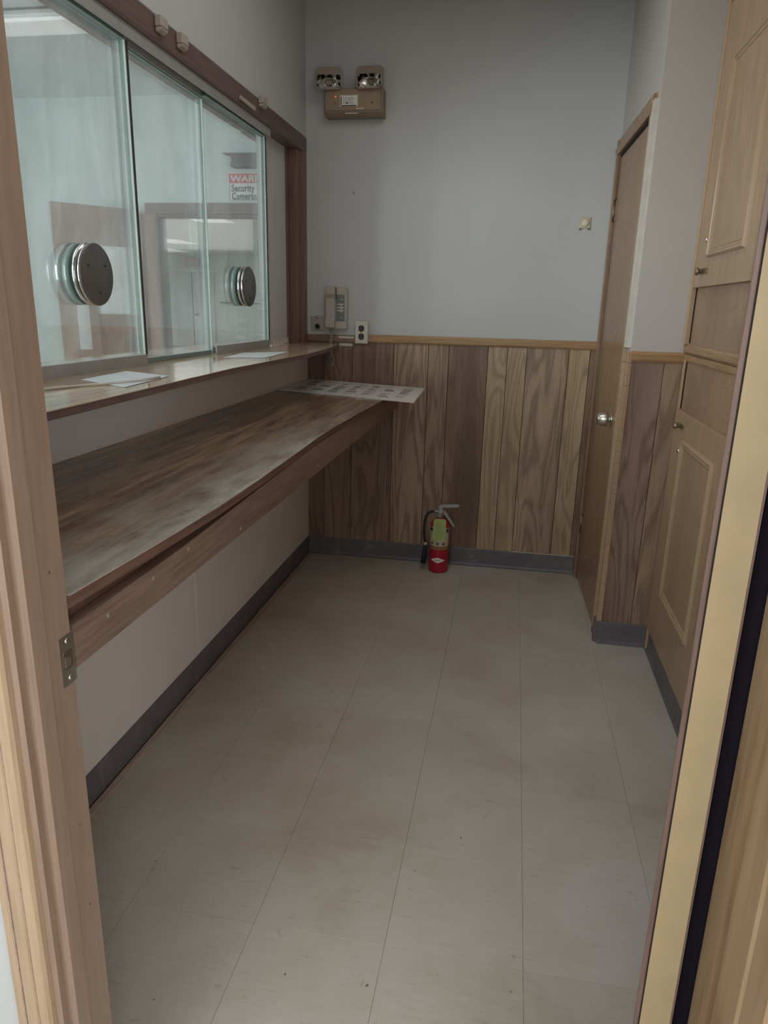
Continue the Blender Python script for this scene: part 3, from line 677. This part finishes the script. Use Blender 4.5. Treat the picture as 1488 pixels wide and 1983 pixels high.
bs_ = MB(); bs_.prism([(0.118, 1.252), (0.222, 1.252), (0.222, 1.275), (0.218, 1.29), (0.222, 1.30), (0.222, 1.45), (0.212, 1.462), (0.118, 1.462)], 'y', -0.030, 0.0)
bs_.build('base', M_phoneb, ph, bevel=0.004)
hs = MB(); prf = [(-0.034, 1.250), (-0.058, 1.252), (-0.066, 1.262), (-0.066, 1.290), (-0.056, 1.312), (-0.054, 1.36), (-0.056, 1.405), (-0.066, 1.425), (-0.066, 1.452), (-0.058, 1.463), (-0.034, 1.464), (-0.034, 1.412), (-0.044, 1.40), (-0.044, 1.315), (-0.034, 1.303)]
hs.prism(prf, 'x', 0.1125, 0.1625)
hs.build('handset', M_phone, ph, bevel=0.006, bseg=3)
B(0.163, 0.166, -0.0315, -0.029, 1.40, 1.46).build('gap_shadow_slot', M_hole, ph)
B(0.1665, 0.209, -0.0325, -0.0298, 1.292, 1.424).build('button_panel', M_grey, ph, bevel=0.0008)
for z in (1.376, 1.360, 1.345): B(0.172, 0.2055, -0.0345, -0.032, z-0.0032, z+0.0032).build('label_strip', M_white, ph)
for z in (1.400, 1.3685, 1.353, 1.338, 1.308): B(0.190, 0.1985, -0.0352, -0.032, z-0.002, z+0.003).build('button', M_white, ph)
cd = MB(); cpts = []
for i in range(161):
    t = i/160; a = 2*math.pi*14*t
    cpts.append((0.140+0.007*math.cos(a)+0.002*math.sin(t*9), -0.034+0.007*math.sin(a), 1.246-0.125*t))
cd.tube(cpts, 0.0034, 6)
cpts = []
for i in range(121):
    t = i/120; a = 2*math.pi*11*t; b2 = 2*math.pi*t
    cpts.append((0.144+0.008*math.sin(b2)+0.0045*math.cos(a), -0.034+0.006*math.sin(a), 1.094+0.028*math.cos(b2)))
cd.tube(cpts, 0.0034, 6)
cd.tube([(0.137, -0.04, 1.266), (0.139, -0.038, 1.25), (0.141, -0.034, 1.235)], 0.0045, 6)
tag(cd.build('phone_cord', M_phone, ph), 'coiled pale cord')
jp = empty('jack_plate', (0.057, 0.0, 1.28)); tag(jp, 'crooked square metal plate with round jack beside the window casing', 'plate')
q = MB(); q.prism([(0.024, 1.243), (0.094, 1.240), (0.086, 1.318), (0.020, 1.315)], 'y', -0.006, 0.0); q.build('plate', M_phone, jp, bevel=0.001)
q = MB(); q.lathe([(0.016, 0.0), (0.016, -0.003), (0.011, -0.004), (0.010, 0.0)], (0.058, -0.006, 1.262), 'y', 20, M_metal); q.lathe([(0.0, -0.001), (0.010, -0.001)], (0.058, -0.006, 1.262), 'y', 20, M_hole); q.build('jack', None, jp)
MB().lathe([(0.0, -0.002), (0.0035, -0.001), (0.004, 0)], (0.055, -0.006, 1.303), 'y', 10).build('screw', M_hole, jp)
th = empty('wall_plate', (1.378, 0.0, 1.777)); tag(th, 'small beige square sensor plate on the white back wall', 'plate')
B(1.353, 1.402, -0.006, 0.0, 1.752, 1.802).build('plate', M_label, th, bevel=0.003)
MB().lathe([(0.016, -0.0), (0.016, -0.004), (0.012, -0.006), (0.0, -0.0065)], (1.378, -0.006, 1.777), 'y', 20).build('dome', M_ivory, th)
q = MB()
q.box(1.352, 1.362, -0.004, 0, 1.745, 1.753); q.box(1.392, 1.404, -0.004, 0, 1.746, 1.753); tag(q.build('plaster_chips', M_ink, th), 'chipped paint flecks', kind='stuff')
o = B(0.2435, 0.2465, -0.002, 0.0, 1.905, 1.918).build('nail', M_ink); tag(o, 'tiny grey nail mark in the white back wall above the phone', 'nail')
wr_ = MB(); wr_.tube([(0.006, -0.012, 1.10), (0.018, -0.010, 1.05), (0.034, -0.009, 0.995)], 0.0016, 6)
tag(wr_.build('loose_wire', M_phone), 'short loose pale wire against the dark planks under the shelf end', 'wire')
# emergency light
el = empty('emergency_light', (0.255, 0.0, 2.25)); tag(el, 'beige emergency light unit with two lamp heads on the back wall', 'light')
b_ = MB(); b_.prism([(0.0, 2.238), (-0.055, 2.236), (-0.073, 2.254), (-0.073, 2.356), (0.0, 2.356)], 'x', 0.112, 0.398); b_.build('housing', M_beiged, el, bevel=0.004)
B(0.118, 0.383, -0.076, -0.0725, 2.262, 2.352).build('front_cover', M_beige, el, bevel=0.001)
B(0.190, 0.276, -0.0772, -0.0755, 2.278, 2.326).build('window_frame', M_ivory, el, bevel=0.0005)
lb = B(0.196, 0.270, -0.0776, -0.0768, 2.283, 2.321).build('instruction_label', M_signw, el)
q = MB()
for k in range(5): q.box(0.202+0.003*(k % 2), 0.262-0.006*(k % 3), -0.0779, -0.0775, 2.290+0.006*k, 2.2915+0.006*k)
q.box(0.220, 0.227, -0.078, -0.0775, 2.287, 2.297)
tag(q.build('print_lines', M_ink, lb), 'tiny illegible print', kind='stuff')
q = MB(); q.box(0.194, 0.198, -0.0778, -0.0765, 2.283, 2.318); q.box(0.198, 0.268, -0.0778, -0.0765, 2.279, 2.283); q.build('frame_shadow_groove', M_hole, el)
B(0.268, 0.305, -0.0766, -0.0758, 2.266, 2.270).build('scuff_mark', M_ivory, el); B(0.215, 0.275, -0.0735, -0.066, 2.2475, 2.2515).build('scuff_mark', M_ivory, el)
MB().lathe([(0.0, -0.004), (0.003, -0.003), (0.0035, 0)], (0.168, -0.076, 2.320), 'y', 10).build('indicator_lamp', M_led, el)
MB().lathe([(0.0, -0.003), (0.004, -0.002), (0.005, 0)], (0.166, -0.076, 2.292), 'y', 10).build('test_button', M_brass, el)
MB().lathe([(0.0, -0.002), (0.003, -0.001), (0.0035, 0)], (0.345, -0.076, 2.293), 'y', 10).build('screw', M_hole, el)
for k_i, (cx0, rz) in enumerate(((0.134, 0.12), (0.338, -0.10))):
    hd_ = MB(); W_, Hh = 0.064, 0.0
    ca, sa = math.cos(rz), math.sin(rz)
    def tr(m):
        for v in m.v:
            x, y = v.x, v.y; v.x = cx0+ca*x-sa*(y+0.05); v.y = -0.05+sa*x+ca*(y+0.05)
        return m
    # trapezoid hood, front facing -y and tipped down
    ring = lambda w_, y, z0, z1, c: [(-w_+c, y, z0), (w_-c, y, z0), (w_, y, z0+c), (w_, y, z1-c), (w_-c, y, z1), (-w_+c, y, z1), (-w_, y, z1-c), (-w_, y, z0+c)]
    r0 = ring(0.030, -0.012, 2.365, 2.428, 0.008); r1 = ring(0.062, -0.070, 2.352, 2.445, 0.014); r2_ = ring(0.064, -0.098, 2.346, 2.440, 0.014)
    r3_ = ring(0.056, -0.098, 2.352, 2.408, 0.006); r4_ = ring(0.040, -0.066, 2.362, 2.398, 0.006)
    vs = r0+r1+r2_
    fs = [tuple(range(8))]+[(a*8+i, a*8+(i+1) % 8, (a+1)*8+(i+1) % 8, (a+1)*8+i) for a in range(2) for i in range(8)]
    hd_.add(vs, fs); hd_.add(r2_+r3_, [(i, (i+1) % 8, (i+1) % 8+8, i+8) for i in range(8)])
    hd_.tube([(0, -0.035, 2.33), (0, -0.035, 2.372)], 0.012, 12)
    ho = tr(hd_).build('lamp_head', M_lamp, el)
    rf = MB(); rf.add(r3_+r4_, [(i, (i+1) % 8, (i+1) % 8+8, i+8) for i in range(8)]+[tuple(range(8, 16))])
    arch = []
    for i in range(13):
        a = math.pi*i/12; arch.append((0.050*math.cos(a), -0.088, 2.354+0.044*math.sin(a)))
    inn = [(x*0.62, -0.070, 2.356+(z-2.354)*0.55) for x, y, z in arch]
    rf.add(arch+inn, [(i, i+1, i+14, i+13) for i in range(12)])
    tr(rf).build('reflector', M_chrome, ho)
    bl_ = MB(); bl_.box(-0.012, 0.014, -0.086, -0.070, 2.370, 2.384); tr(bl_).build('bulb', M_brass, ho)
# ------------------------------------------------------------------ fire extinguisher
EX, EY, ER = 0.766, -0.125, 0.052
ex = empty('fire_extinguisher', (EX, EY, 0.0)); tag(ex, 'small red fire extinguisher with green tag standing on the floor by the back wall', 'extinguisher')
c_ = MB(); c_.lathe([(0.0, 0.003), (ER-0.006, 0.0), (ER-0.001, 0.004), (ER, 0.010), (ER, 0.258), (ER-0.002, 0.268), (ER-0.010, 0.282), (ER-0.024, 0.294), (0.016, 0.300), (0.014, 0.312)], (EX, EY, 0), 'z', 48)
c_.build('cylinder', M_red, ex)
def patch(name, mat, a0, a1, z0, z1, dr, seg=18):
    m = MB(); f_ = -math.pi/2+0.09
    m.lathe([(ER+dr, z0), (ER+dr, z1)], (EX, EY, 0), 'z', seg, None, f_+a0, f_+a1); return m.build(name, mat, ex)
patch('label', M_label, -1.25, 1.05, 0.152, 0.254, 0.0006)
patch('label_band', M_gold, -1.45, 1.45, 0.132, 0.150, 0.0007)
patch('label_border', M_inkd, 1.06, 1.14, 0.154, 0.252, 0.0008, 3)
patch('label_border', M_label, 1.15, 1.30, 0.154, 0.252, 0.0008, 3)
patch('label_stripe', M_red, -1.4, 1.4, 0.1505, 0.1525, 0.0012)
patch('label_heading', M_inkd, -1.2, -0.75, 0.234, 0.250, 0.0009, 6); patch('label_heading', M_inkd, 0.72, 0.98, 0.228, 0.248, 0.0009, 4)
for a in (-0.85, -0.2, 0.42):
    patch('pictogram', M_inkd, a-0.14, a+0.14, 0.160, 0.174, 0.0009, 4); patch('pictogram_mark', M_label, a-0.05, a+0.03, 0.164, 0.172, 0.0012, 3)
dm = MB(); f_ = -math.pi/2+0.09; vs = []; nd = 12
for i in range(nd+1):
    t = -1+2*i/nd; a = f_-0.10+t*0.80; hgt = 0.016*(1-abs(t)); 
    for sg in (-1, 1): vs.append((EX+(ER+0.0009)*math.cos(a), EY+(ER+0.0009)*math.sin(a), 0.074+sg*hgt))
dm.add(vs, [(2*i, 2*i+1, 2*i+3, 2*i+2) for i in range(nd)]); dmo = dm.build('diamond_emblem', M_signw, ex)
patch('emblem_line', M_ink, -0.42, 0.24, 0.0725, 0.0755, 0.0013, 8)
vb = MB(); vb.lathe([(0.015, 0.296), (0.017, 0.30), (0.017, 0.315), (0.012, 0.320), (0.012, 0.350), (0.008, 0.356), (0.0, 0.357)], (EX-0.002, EY, 0), 'z', 20)
vb.box(EX-0.012, EX+0.012, EY-0.010, EY+0.010, 0.318, 0.352); vb.tube([(EX-0.010, EY, 0.332), (EX-0.034, EY-0.002, 0.332)], 0.0075, 12)
vb.build('valve', M_alu, ex, bevel=0.001)
g_ = MB(); g_.lathe([(0.0, -0.012), (0.010, -0.012), (0.0135, -0.009), (0.0135, 0.0), (0.0, 0.0)], (EX-0.004, EY-0.012, 0.312), 'y', 20); g_.build('gauge', M_lamp, ex)
lv = MB(); lv.prism([(EX-0.014, 0.346), (EX-0.010, 0.366), (EX+0.004, 0.372), (EX+0.092, 0.378), (EX+0.100, 0.374), (EX+0.090, 0.362), (EX+0.010, 0.354)], 'y', EY-0.009, EY+0.009)
lv.build('upper_lever', M_alu, ex, bevel=0.0015)
lv = MB(); lv.prism([(EX+0.012, 0.334), (EX+0.018, 0.341), (EX+0.026, 0.338), (EX+0.076, 0.262), (EX+0.074, 0.250), (EX+0.066, 0.258), (EX+0.014, 0.324)], 'y', EY-0.008, EY+0.008)
lv.build('carry_handle', M_alu, ex, bevel=0.0015)
hp = [(EX-0.030, EY-0.002, 0.332), (EX-0.048, EY-0.004, 0.331), (EX-0.066, EY-0.006, 0.320), (EX-0.079, EY-0.008, 0.298), (EX-0.085, EY-0.008, 0.265), (EX-0.086, EY-0.007, 0.225), (EX-0.082, EY-0.006, 0.185), (EX-0.075, EY-0.004, 0.150)]
MB().tube(hp, 0.0062, 10).build('hose', M_black, ex)
nz = MB(); nz.tube([(EX-0.076, EY-0.004, 0.156), (EX-0.073, EY-0.004, 0.140)], 0.0085, 12, M_label)
nz.tube([(EX-0.073, EY-0.004, 0.140), (EX-0.077, EY-0.006, 0.120), (EX-0.080, EY-0.008, 0.075), (EX-0.083, EY-0.01, 0.038)], [0.009, 0.0105, 0.0125, 0.014], 14, M_black)
nz.build('nozzle', None, ex)
tg = MB(); ty = EY-ER-0.004
tg.prism([(EX-0.034, 0.192), (EX+0.034, 0.188), (EX+0.036, 0.298), (EX+0.028, 0.307), (EX-0.020, 0.307), (EX-0.030, 0.299)], 'y', ty-0.0008, ty)
tgo = tg.build('inspection_tag', M_tag, ex)
q = MB()
for k in range(9): q.box(EX-0.022+0.003*(k % 2), EX+0.022-0.005*(k % 3), ty-0.0013, ty-0.0007, 0.202+0.0095*k, 0.204+0.0095*k)
tag(q.build('print_lines', plain('tag_print', hx(128, 150, 90), 0.7), tgo), 'faint rows of print', kind='stuff')
# ------------------------------------------------------------------ entry doorway: front wall, jambs, casing
wf = MB()
wf.box(-0.6, XL-0.02, YN, YF, 0, H); wf.box(XR+0.02, 3.2, YN, YF, 0, H); wf.box(XL-0.02, XR+0.02, YN, YF, 2.06, H)
struct(wf.build('wall_front', M_wall), 'white wall around the entry doorway', 'wall')
dj = struct(empty('trim_6', (XL, -2.99, 0)), 'worn wooden door jamb with strike plate on the left of the entry doorway', 'door frame')
m = MB(); m.prism([(XL-0.02, YF), (XL-0.004, YF+0.001), (XL, YF-0.004), (XL, YF-0.064), (XL-0.02, YF-0.064)], 'z', 0, 2.06); m.build('rabbet', M_jamb, dj)
m = MB(); m.prism([(XL-0.02, YF-0.064), (XL+0.006, YF-0.064), (XL+0.010, YF-0.068), (XL+0.010, YF-0.096), (XL+0.005, YF-0.102), (XL-0.02, YF-0.102)], 'z', 0, 2.06); m.build('stop', M_jamb, dj)
m = MB(); m.prism([(XL-0.02, YF-0.102), (XL, YF-0.102), (XL+0.001, YN), (XL-0.004, YN-0.004), (XL-0.02, YN-0.004)], 'z', 0, 2.06); m.build('reveal', M_jamb, dj)
ys, zs = YF+0.0, 0.884
stp = MB(); stp.box(XL, XL+0.0014, ys-0.032, ys-0.0005, zs-0.038, zs+0.038)
so = stp.build('strike_plate', M_satin, dj, bevel=0.0005)
MB().prism([(ys-0.024, zs-0.014), (ys-0.008, zs-0.014), (ys-0.006, zs-0.009), (ys-0.006, zs+0.009), (ys-0.008, zs+0.014), (ys-0.024, zs+0.014), (ys-0.027, zs+0.009), (ys-0.027, zs-0.009)], 'x', XL+0.001, XL+0.0018).build('latch_hole', M_brass, so)
MB().prism([(ys-0.024, zs-0.010), (ys-0.012, zs-0.010), (ys-0.012, zs+0.003), (ys-0.024, zs+0.007)], 'x', XL+0.0018, XL+0.0026).build('latch_lip', M_satin, so)
for z in (zs-0.028, zs+0.028): MB().lathe([(0.0, 0.002), (0.0035, 0.0015), (0.004, 0)], (XL+0.0014, ys-0.016, z), 'x', 10).build('screw', M_satin, so)
for y, z in ((YF-0.030, 0.62), (YF-0.034, 1.02), (YF-0.026, 0.47)): MB().lathe([(0.0, 0.0006), (0.002, 0.0005), (0.0022, 0)], (XL, y, z), 'x', 8).build('nail_hole', M_leaf, dj)
def casing(x0, x1, label, name, mirror=False):
    c = struct(empty(name, ((x0+x1)/2, YN, 0)), label, 'trim')
    s_ = -1 if mirror else 1
    X = (lambda t: x1-(x1-x0)*t) if not mirror else (lambda t: x0+(x1-x0)*t)
    prof = [(0.0, 0.0), (0.0, 0.011), (0.05, 0.016), (0.26, 0.018), (0.30, 0.0155), (0.34, 0.018), (0.60, 0.0175), (0.68, 0.014), (0.72, 0.0105), (0.78, 0.0125), (0.95, 0.013), (1.0, 0.009), (1.0, 0.0)]
    m = MB(); m.prism([(X(t), YN-h) for t, h in prof], 'z', 0, 2.12)
    m.build('moulding', M_pine, c)
    m = MB(); m.prism([(X(0.275), YN-0.0182), (X(0.29), YN-0.0182), (X(0.29), YN-0.015), (X(0.275), YN-0.015)], 'z', 0, 2.12); m.build('bead_groove', M_strip, c)
    m = MB(); m.prism([(X(0.70), YN-0.0145), (X(0.725), YN-0.0145), (X(0.725), YN-0.0105), (X(0.70), YN-0.0105)], 'z', 0, 2.12); m.build('bead_groove', M_strip, c)
casing(0.437, 0.496, 'pale pine door casing at the left edge of the picture', 'trim_7')
jr = struct(empty('trim_8', (XR, -3.02, 0)), 'pine door jamb on the right of the entry doorway, past the dark gap', 'door frame')
m = MB(); m.prism([(XR+0.02, YF), (XR+0.002, YF), (XR, YF-0.002), (XR, -3.125), (XR+0.003, -3.128), (XR+0.02, -3.128)], 'z', 0, 2.06); m.build('jamb_board', M_jambr, jr)
m = MB(); m.prism([(XR, YF-0.076), (XR-0.003, YF-0.080), (XR-0.003, YF-0.14), (XR, YF-0.144)], 'z', 0, 2.06); m.build('stop', M_jambr, jr)
casing(1.413, 1.475, 'pine door casing right of the entry doorway, outside its jamb', 'trim_9', True)
m = MB(); m.box(XL-0.02, XR+0.02, YN-0.004, YF, 2.045, 2.06); struct(m.build('trim_10', M_jamb), 'wooden head jamb over the entry doorway', 'door frame')
# open entry door: hinged at the right, swung into the room
d1 = empty('door_1', (1.330, -2.93, 0.0), -math.radians(17.2)); struct(d1, 'open entry door seen edge-on at the right with pale birch edge', 'door')
B2 = lambda *a: MB().box(*a)
B2(0.0, 0.0375, 0.0, 0.86, 0.012, 2.035).build('core', M_edge, d1, local=True)
m = MB(); m.box(-0.0085, -0.0016, 0.002, 0.86, 0.012, 2.035); m.build('face_veneer', M_leaf, d1, local=True, bevel=0.0015)
m = MB(); m.box(-0.0018, -0.0001, 0.0015, 0.86, 0.012, 2.03); m.build('glue_gap', M_groove, d1, local=True)
m = MB(); m.box(-0.0120, -0.0095, 0.001, 0.010, 0.012, 0.30); m.build('split_veneer', M_leaf, d1, local=True)
m = MB(); m.box(0.0377, 0.0400, 0.0, 0.86, 0.012, 2.035); m.build('face_veneer', M_leaf, d1, local=True)
for z in (0.25, 1.86):
    h = MB(); h.tube([(0.047, -0.004, z-0.045), (0.047, -0.004, z+0.045)], 0.005, 8); h.box(0.036, 0.047, -0.003, -0.001, z-0.044, z+0.044); h.build('hinge', M_brass, d1, local=True)
B(1.3765, 1.735, -2.921, -2.912, 0.0, H).build('gap_shade_panel', M_dark, wr)  # dark board added so the gap beside the door reads as shade
# ------------------------------------------------------------------ hall behind the camera
struct(B(-0.66, -0.6, -7.2, YN, 0, H).build('wall_hall_left', M_wall), 'white wall on the left of the hall outside the doorway', 'wall')
struct(B(3.2, 3.26, -7.2, YF, 0, H).build('wall_hall_right', M_wall), 'white wall on the right of the hall outside the doorway', 'wall')
struct(B(-0.66, 3.26, -7.26, -7.2, 0, H).build('wall_hall_back', M_wall), 'white wall at the far side of the hall', 'wall')
# ------------------------------------------------------------------ lobby beyond the window
struct(B(-5.06, -5.0, -3.6, 1.62, 0, H).build('wall_lobby_left', M_lobby), 'pale wall at the far side of the lobby', 'wall')
struct(B(-5.0, -0.14, -3.66, -3.6, 0, H).build('wall_lobby_front', M_lobby), 'pale wall closing the near end of the lobby', 'wall')
DX0, DX1, DZ = -1.585, -0.40, 1.985
wlb = MB(); wlb.box(-5.0, DX0, 1.5, 1.62, 0, H); wlb.box(DX1, -0.14, 1.5, 1.62, 0, H); wlb.box(DX0, DX1, 1.5, 1.62, DZ, H)
struct(wlb.build('wall_lobby_back', M_lobby), 'pale lobby wall with a doorway, seen through the service window', 'wall')
struct(B(-0.14, -0.138, 0.12, 1.5, 0, H).build('wall_lobby_right', M_lobby), 'pale lobby wall beside the service window', 'wall')
lf = struct(empty('trim_11', (-1.0, 1.5, 0)), 'brown wooden frame of the lobby doorway seen through the glass', 'door frame')
B(-1.66, DX1+0.07, 1.482, 1.5, DZ, 2.06).build('head_casing', M_lobh, lf, bevel=0.002)
B(-1.70, DX0, 1.482, 1.5, 0, DZ).build('side_casing', M_lobw, lf, bevel=0.002)
B(DX0, DX0+0.018, 1.482, 1.62, 0, DZ).build('jamb', M_lobh, lf, bevel=0.002)
B(DX0, DX1, 1.5, 1.62, DZ-0.018, DZ).build('head_jamb', M_lobh, lf)
struct(B(-5.0, -0.15, 1.49, 1.5, 0.0, 0.1).build('baseboard_lobby', M_cove), 'dark base along the lobby back wall', 'baseboard')
# open wooden door with lite (hinged at the doorway, swung into the lobby)
hx0, hy0, fx, fy = -1.70, 1.44, -2.09, 0.98
L_ = math.hypot(fx-hx0, fy-hy0); az = math.atan2(fy-hy0, fx-hx0)
d3 = empty('door_3', (hx0, hy0, 0), az); struct(d3, 'open wooden lobby door with a tall pale glazed opening, seen through the left pane', 'door')
DH = 2.005
def D3(n_, u0, u1, z0, z1, mt, y0=-0.02, y1=0.02): return MB().box(u0*L_, u1*L_, y0, y1, z0, z1).build(n_, mt, d3, local=True, bevel=0.002)
D3('top_rail', 0.0, 1.0, 1.745, DH, M_lobw); D3('hinge_stile', 0.0, 0.03, 0.01, 1.745, M_lobw); D3('lock_stile', 0.56, 1.0, 0.01, 1.745, M_lobw)
D3('lower_panel', 0.03, 0.56, 0.01, 1.27, M_lobw); D3('lite', 0.03, 0.56, 1.27, 1.745, M_signw, -0.008, 0.008)
D3('paper_notice', 0.68, 0.82, 1.02, 1.60, M_signw, 0.0205, 0.0215)
# warning sign and fixture over the doorway
sg = empty('warning_sign', (-0.78, 1.498, 2.075)); tag(sg, 'white sign with red band reading WARNING Security Cameras above the lobby doorway', 'sign')
B(-1.012, -0.52, 1.494, 1.4995, 2.072, 2.262).build('panel', M_signw, sg, bevel=0.001)
B(-1.004, -0.528, 1.4925, 1.494, 2.192, 2.254).build('red_band', M_signr, sg)
text('WARNING', 0.062, (-0.992, 1.4922, 2.201), (1, 0, 0), (0, 0, 1), 'lettering', M_signw, sg, xs=1.25)
text('Security', 0.066, (-0.988, 1.4936, 2.138), (1, 0, 0), (0, 0, 1), 'lettering', M_inkd, sg, xs=0.80)
text('Cameras', 0.066, (-0.988, 1.4936, 2.085), (1, 0, 0), (0, 0, 1), 'lettering', M_inkd, sg, xs=0.80)
q = MB(); q.box(-1.004, -1.001, 1.493, 1.494, 2.078, 2.19); q.box(-1.004, -0.53, 1.493, 1.494, 2.078, 2.081); q.build('border', M_ink, sg)
cb_ = MB(); cb_.prism([(-1.015, 2.372), (-0.955, 2.362), (-0.945, 2.315), (-0.955, 2.315), (-0.955, 2.285), (-0.62, 2.285), (-0.62, 2.372)], 'y', 1.40, 1.5)
tag(cb_.build('wall_sconce', M_ink, None, bevel=0.003), 'grey flared wall fixture above the warning sign in the lobby', 'fixture')
fx_ = empty('ceiling_light', (-1.7, 0.16, H-0.03)); tag(fx_, 'long bright fluorescent ceiling light in the lobby', 'light')
B(-2.5, -0.95, 0.05, 0.27, H-0.012, H).build('housing', M_signw, fx_); B(-2.48, -0.97, 0.06, 0.26, H-0.03, H-0.012).build('diffuser', M_tube, fx_, bevel=0.006)
B(-5.0, -0.15, -0.03, -0.015, H-0.006, H).build('ceiling_joint', M_ink, cl)
# far room
struct(B(-12.26, -12.2, 1.62, 18.2, 0, H).build('wall_far_left', M_lobby), 'pale left wall of the large far room', 'wall')
struct(B(3.2, 3.26, 0.12, 18.2, 0, H).build('wall_far_right', M_lobby), 'pale right wall of the large far room', 'wall')
wfb = struct(B(-12.2, 3.2, 18.0, 18.1, 0, H).build('wall_far_back', M_lobby), 'pale end wall of the large far room behind the double doors', 'wall')
B(-8.0, 3.2, 17.97, 18.0, 1.36, 1.40).build('dado_line', M_ink, wfb)
d4 = struct(empty('door_4', (-8.88, 17.96, 0)), 'pale double doors at the far end of the large far room', 'door')
B(-9.66, -8.10, 17.94, 18.0, 2.28, 2.34).build('frame', M_signw, d4)
for a, b_ in ((-9.60, -8.90), (-8.86, -8.16)):
    lf_ = B(a, b_, 17.93, 17.99, 0.02, 2.27).build('door_leaf', M_paper, d4, bevel=0.01)
B(-8.90, -8.86, 17.96, 17.99, 0.02, 2.27).build('gap', M_ink, d4)
B(-8.82, -8.70, 17.90, 17.93, 0.98, 1.04).build('handle', M_metal, d4)
o = B(-9.10, -8.62, 17.9, 18.0, 2.42, 2.68).build('exit_box', plain('pale_red_box', hx(206, 176, 176), 0.5), None, bevel=0.01); tag(o, 'small pale reddish box above the far double doors', 'box')
for k, (x, y) in enumerate(((-4.3, 8.6), (-7.1, 13.2), (-8.6, 16.0), (-2.2, 6.0))):
    t_ = empty('ceiling_light', (x, y, H-0.02)); tag(t_, ('bright ceiling panel in the far room, nearest to the doorway', 'bright ceiling panel in the far room, middle of the row', 'bright ceiling panel just before the far double doors', 'ceiling panel at the right of the far room')[k], 'light', None)
    B(x-0.32, x+0.32, y-0.62, y+0.62, H-0.008, H).build('frame', M_signw, t_); B(x-0.3, x+0.3, y-0.6, y+0.6, H-0.014, H-0.008).build('diffuser', M_tube, t_)
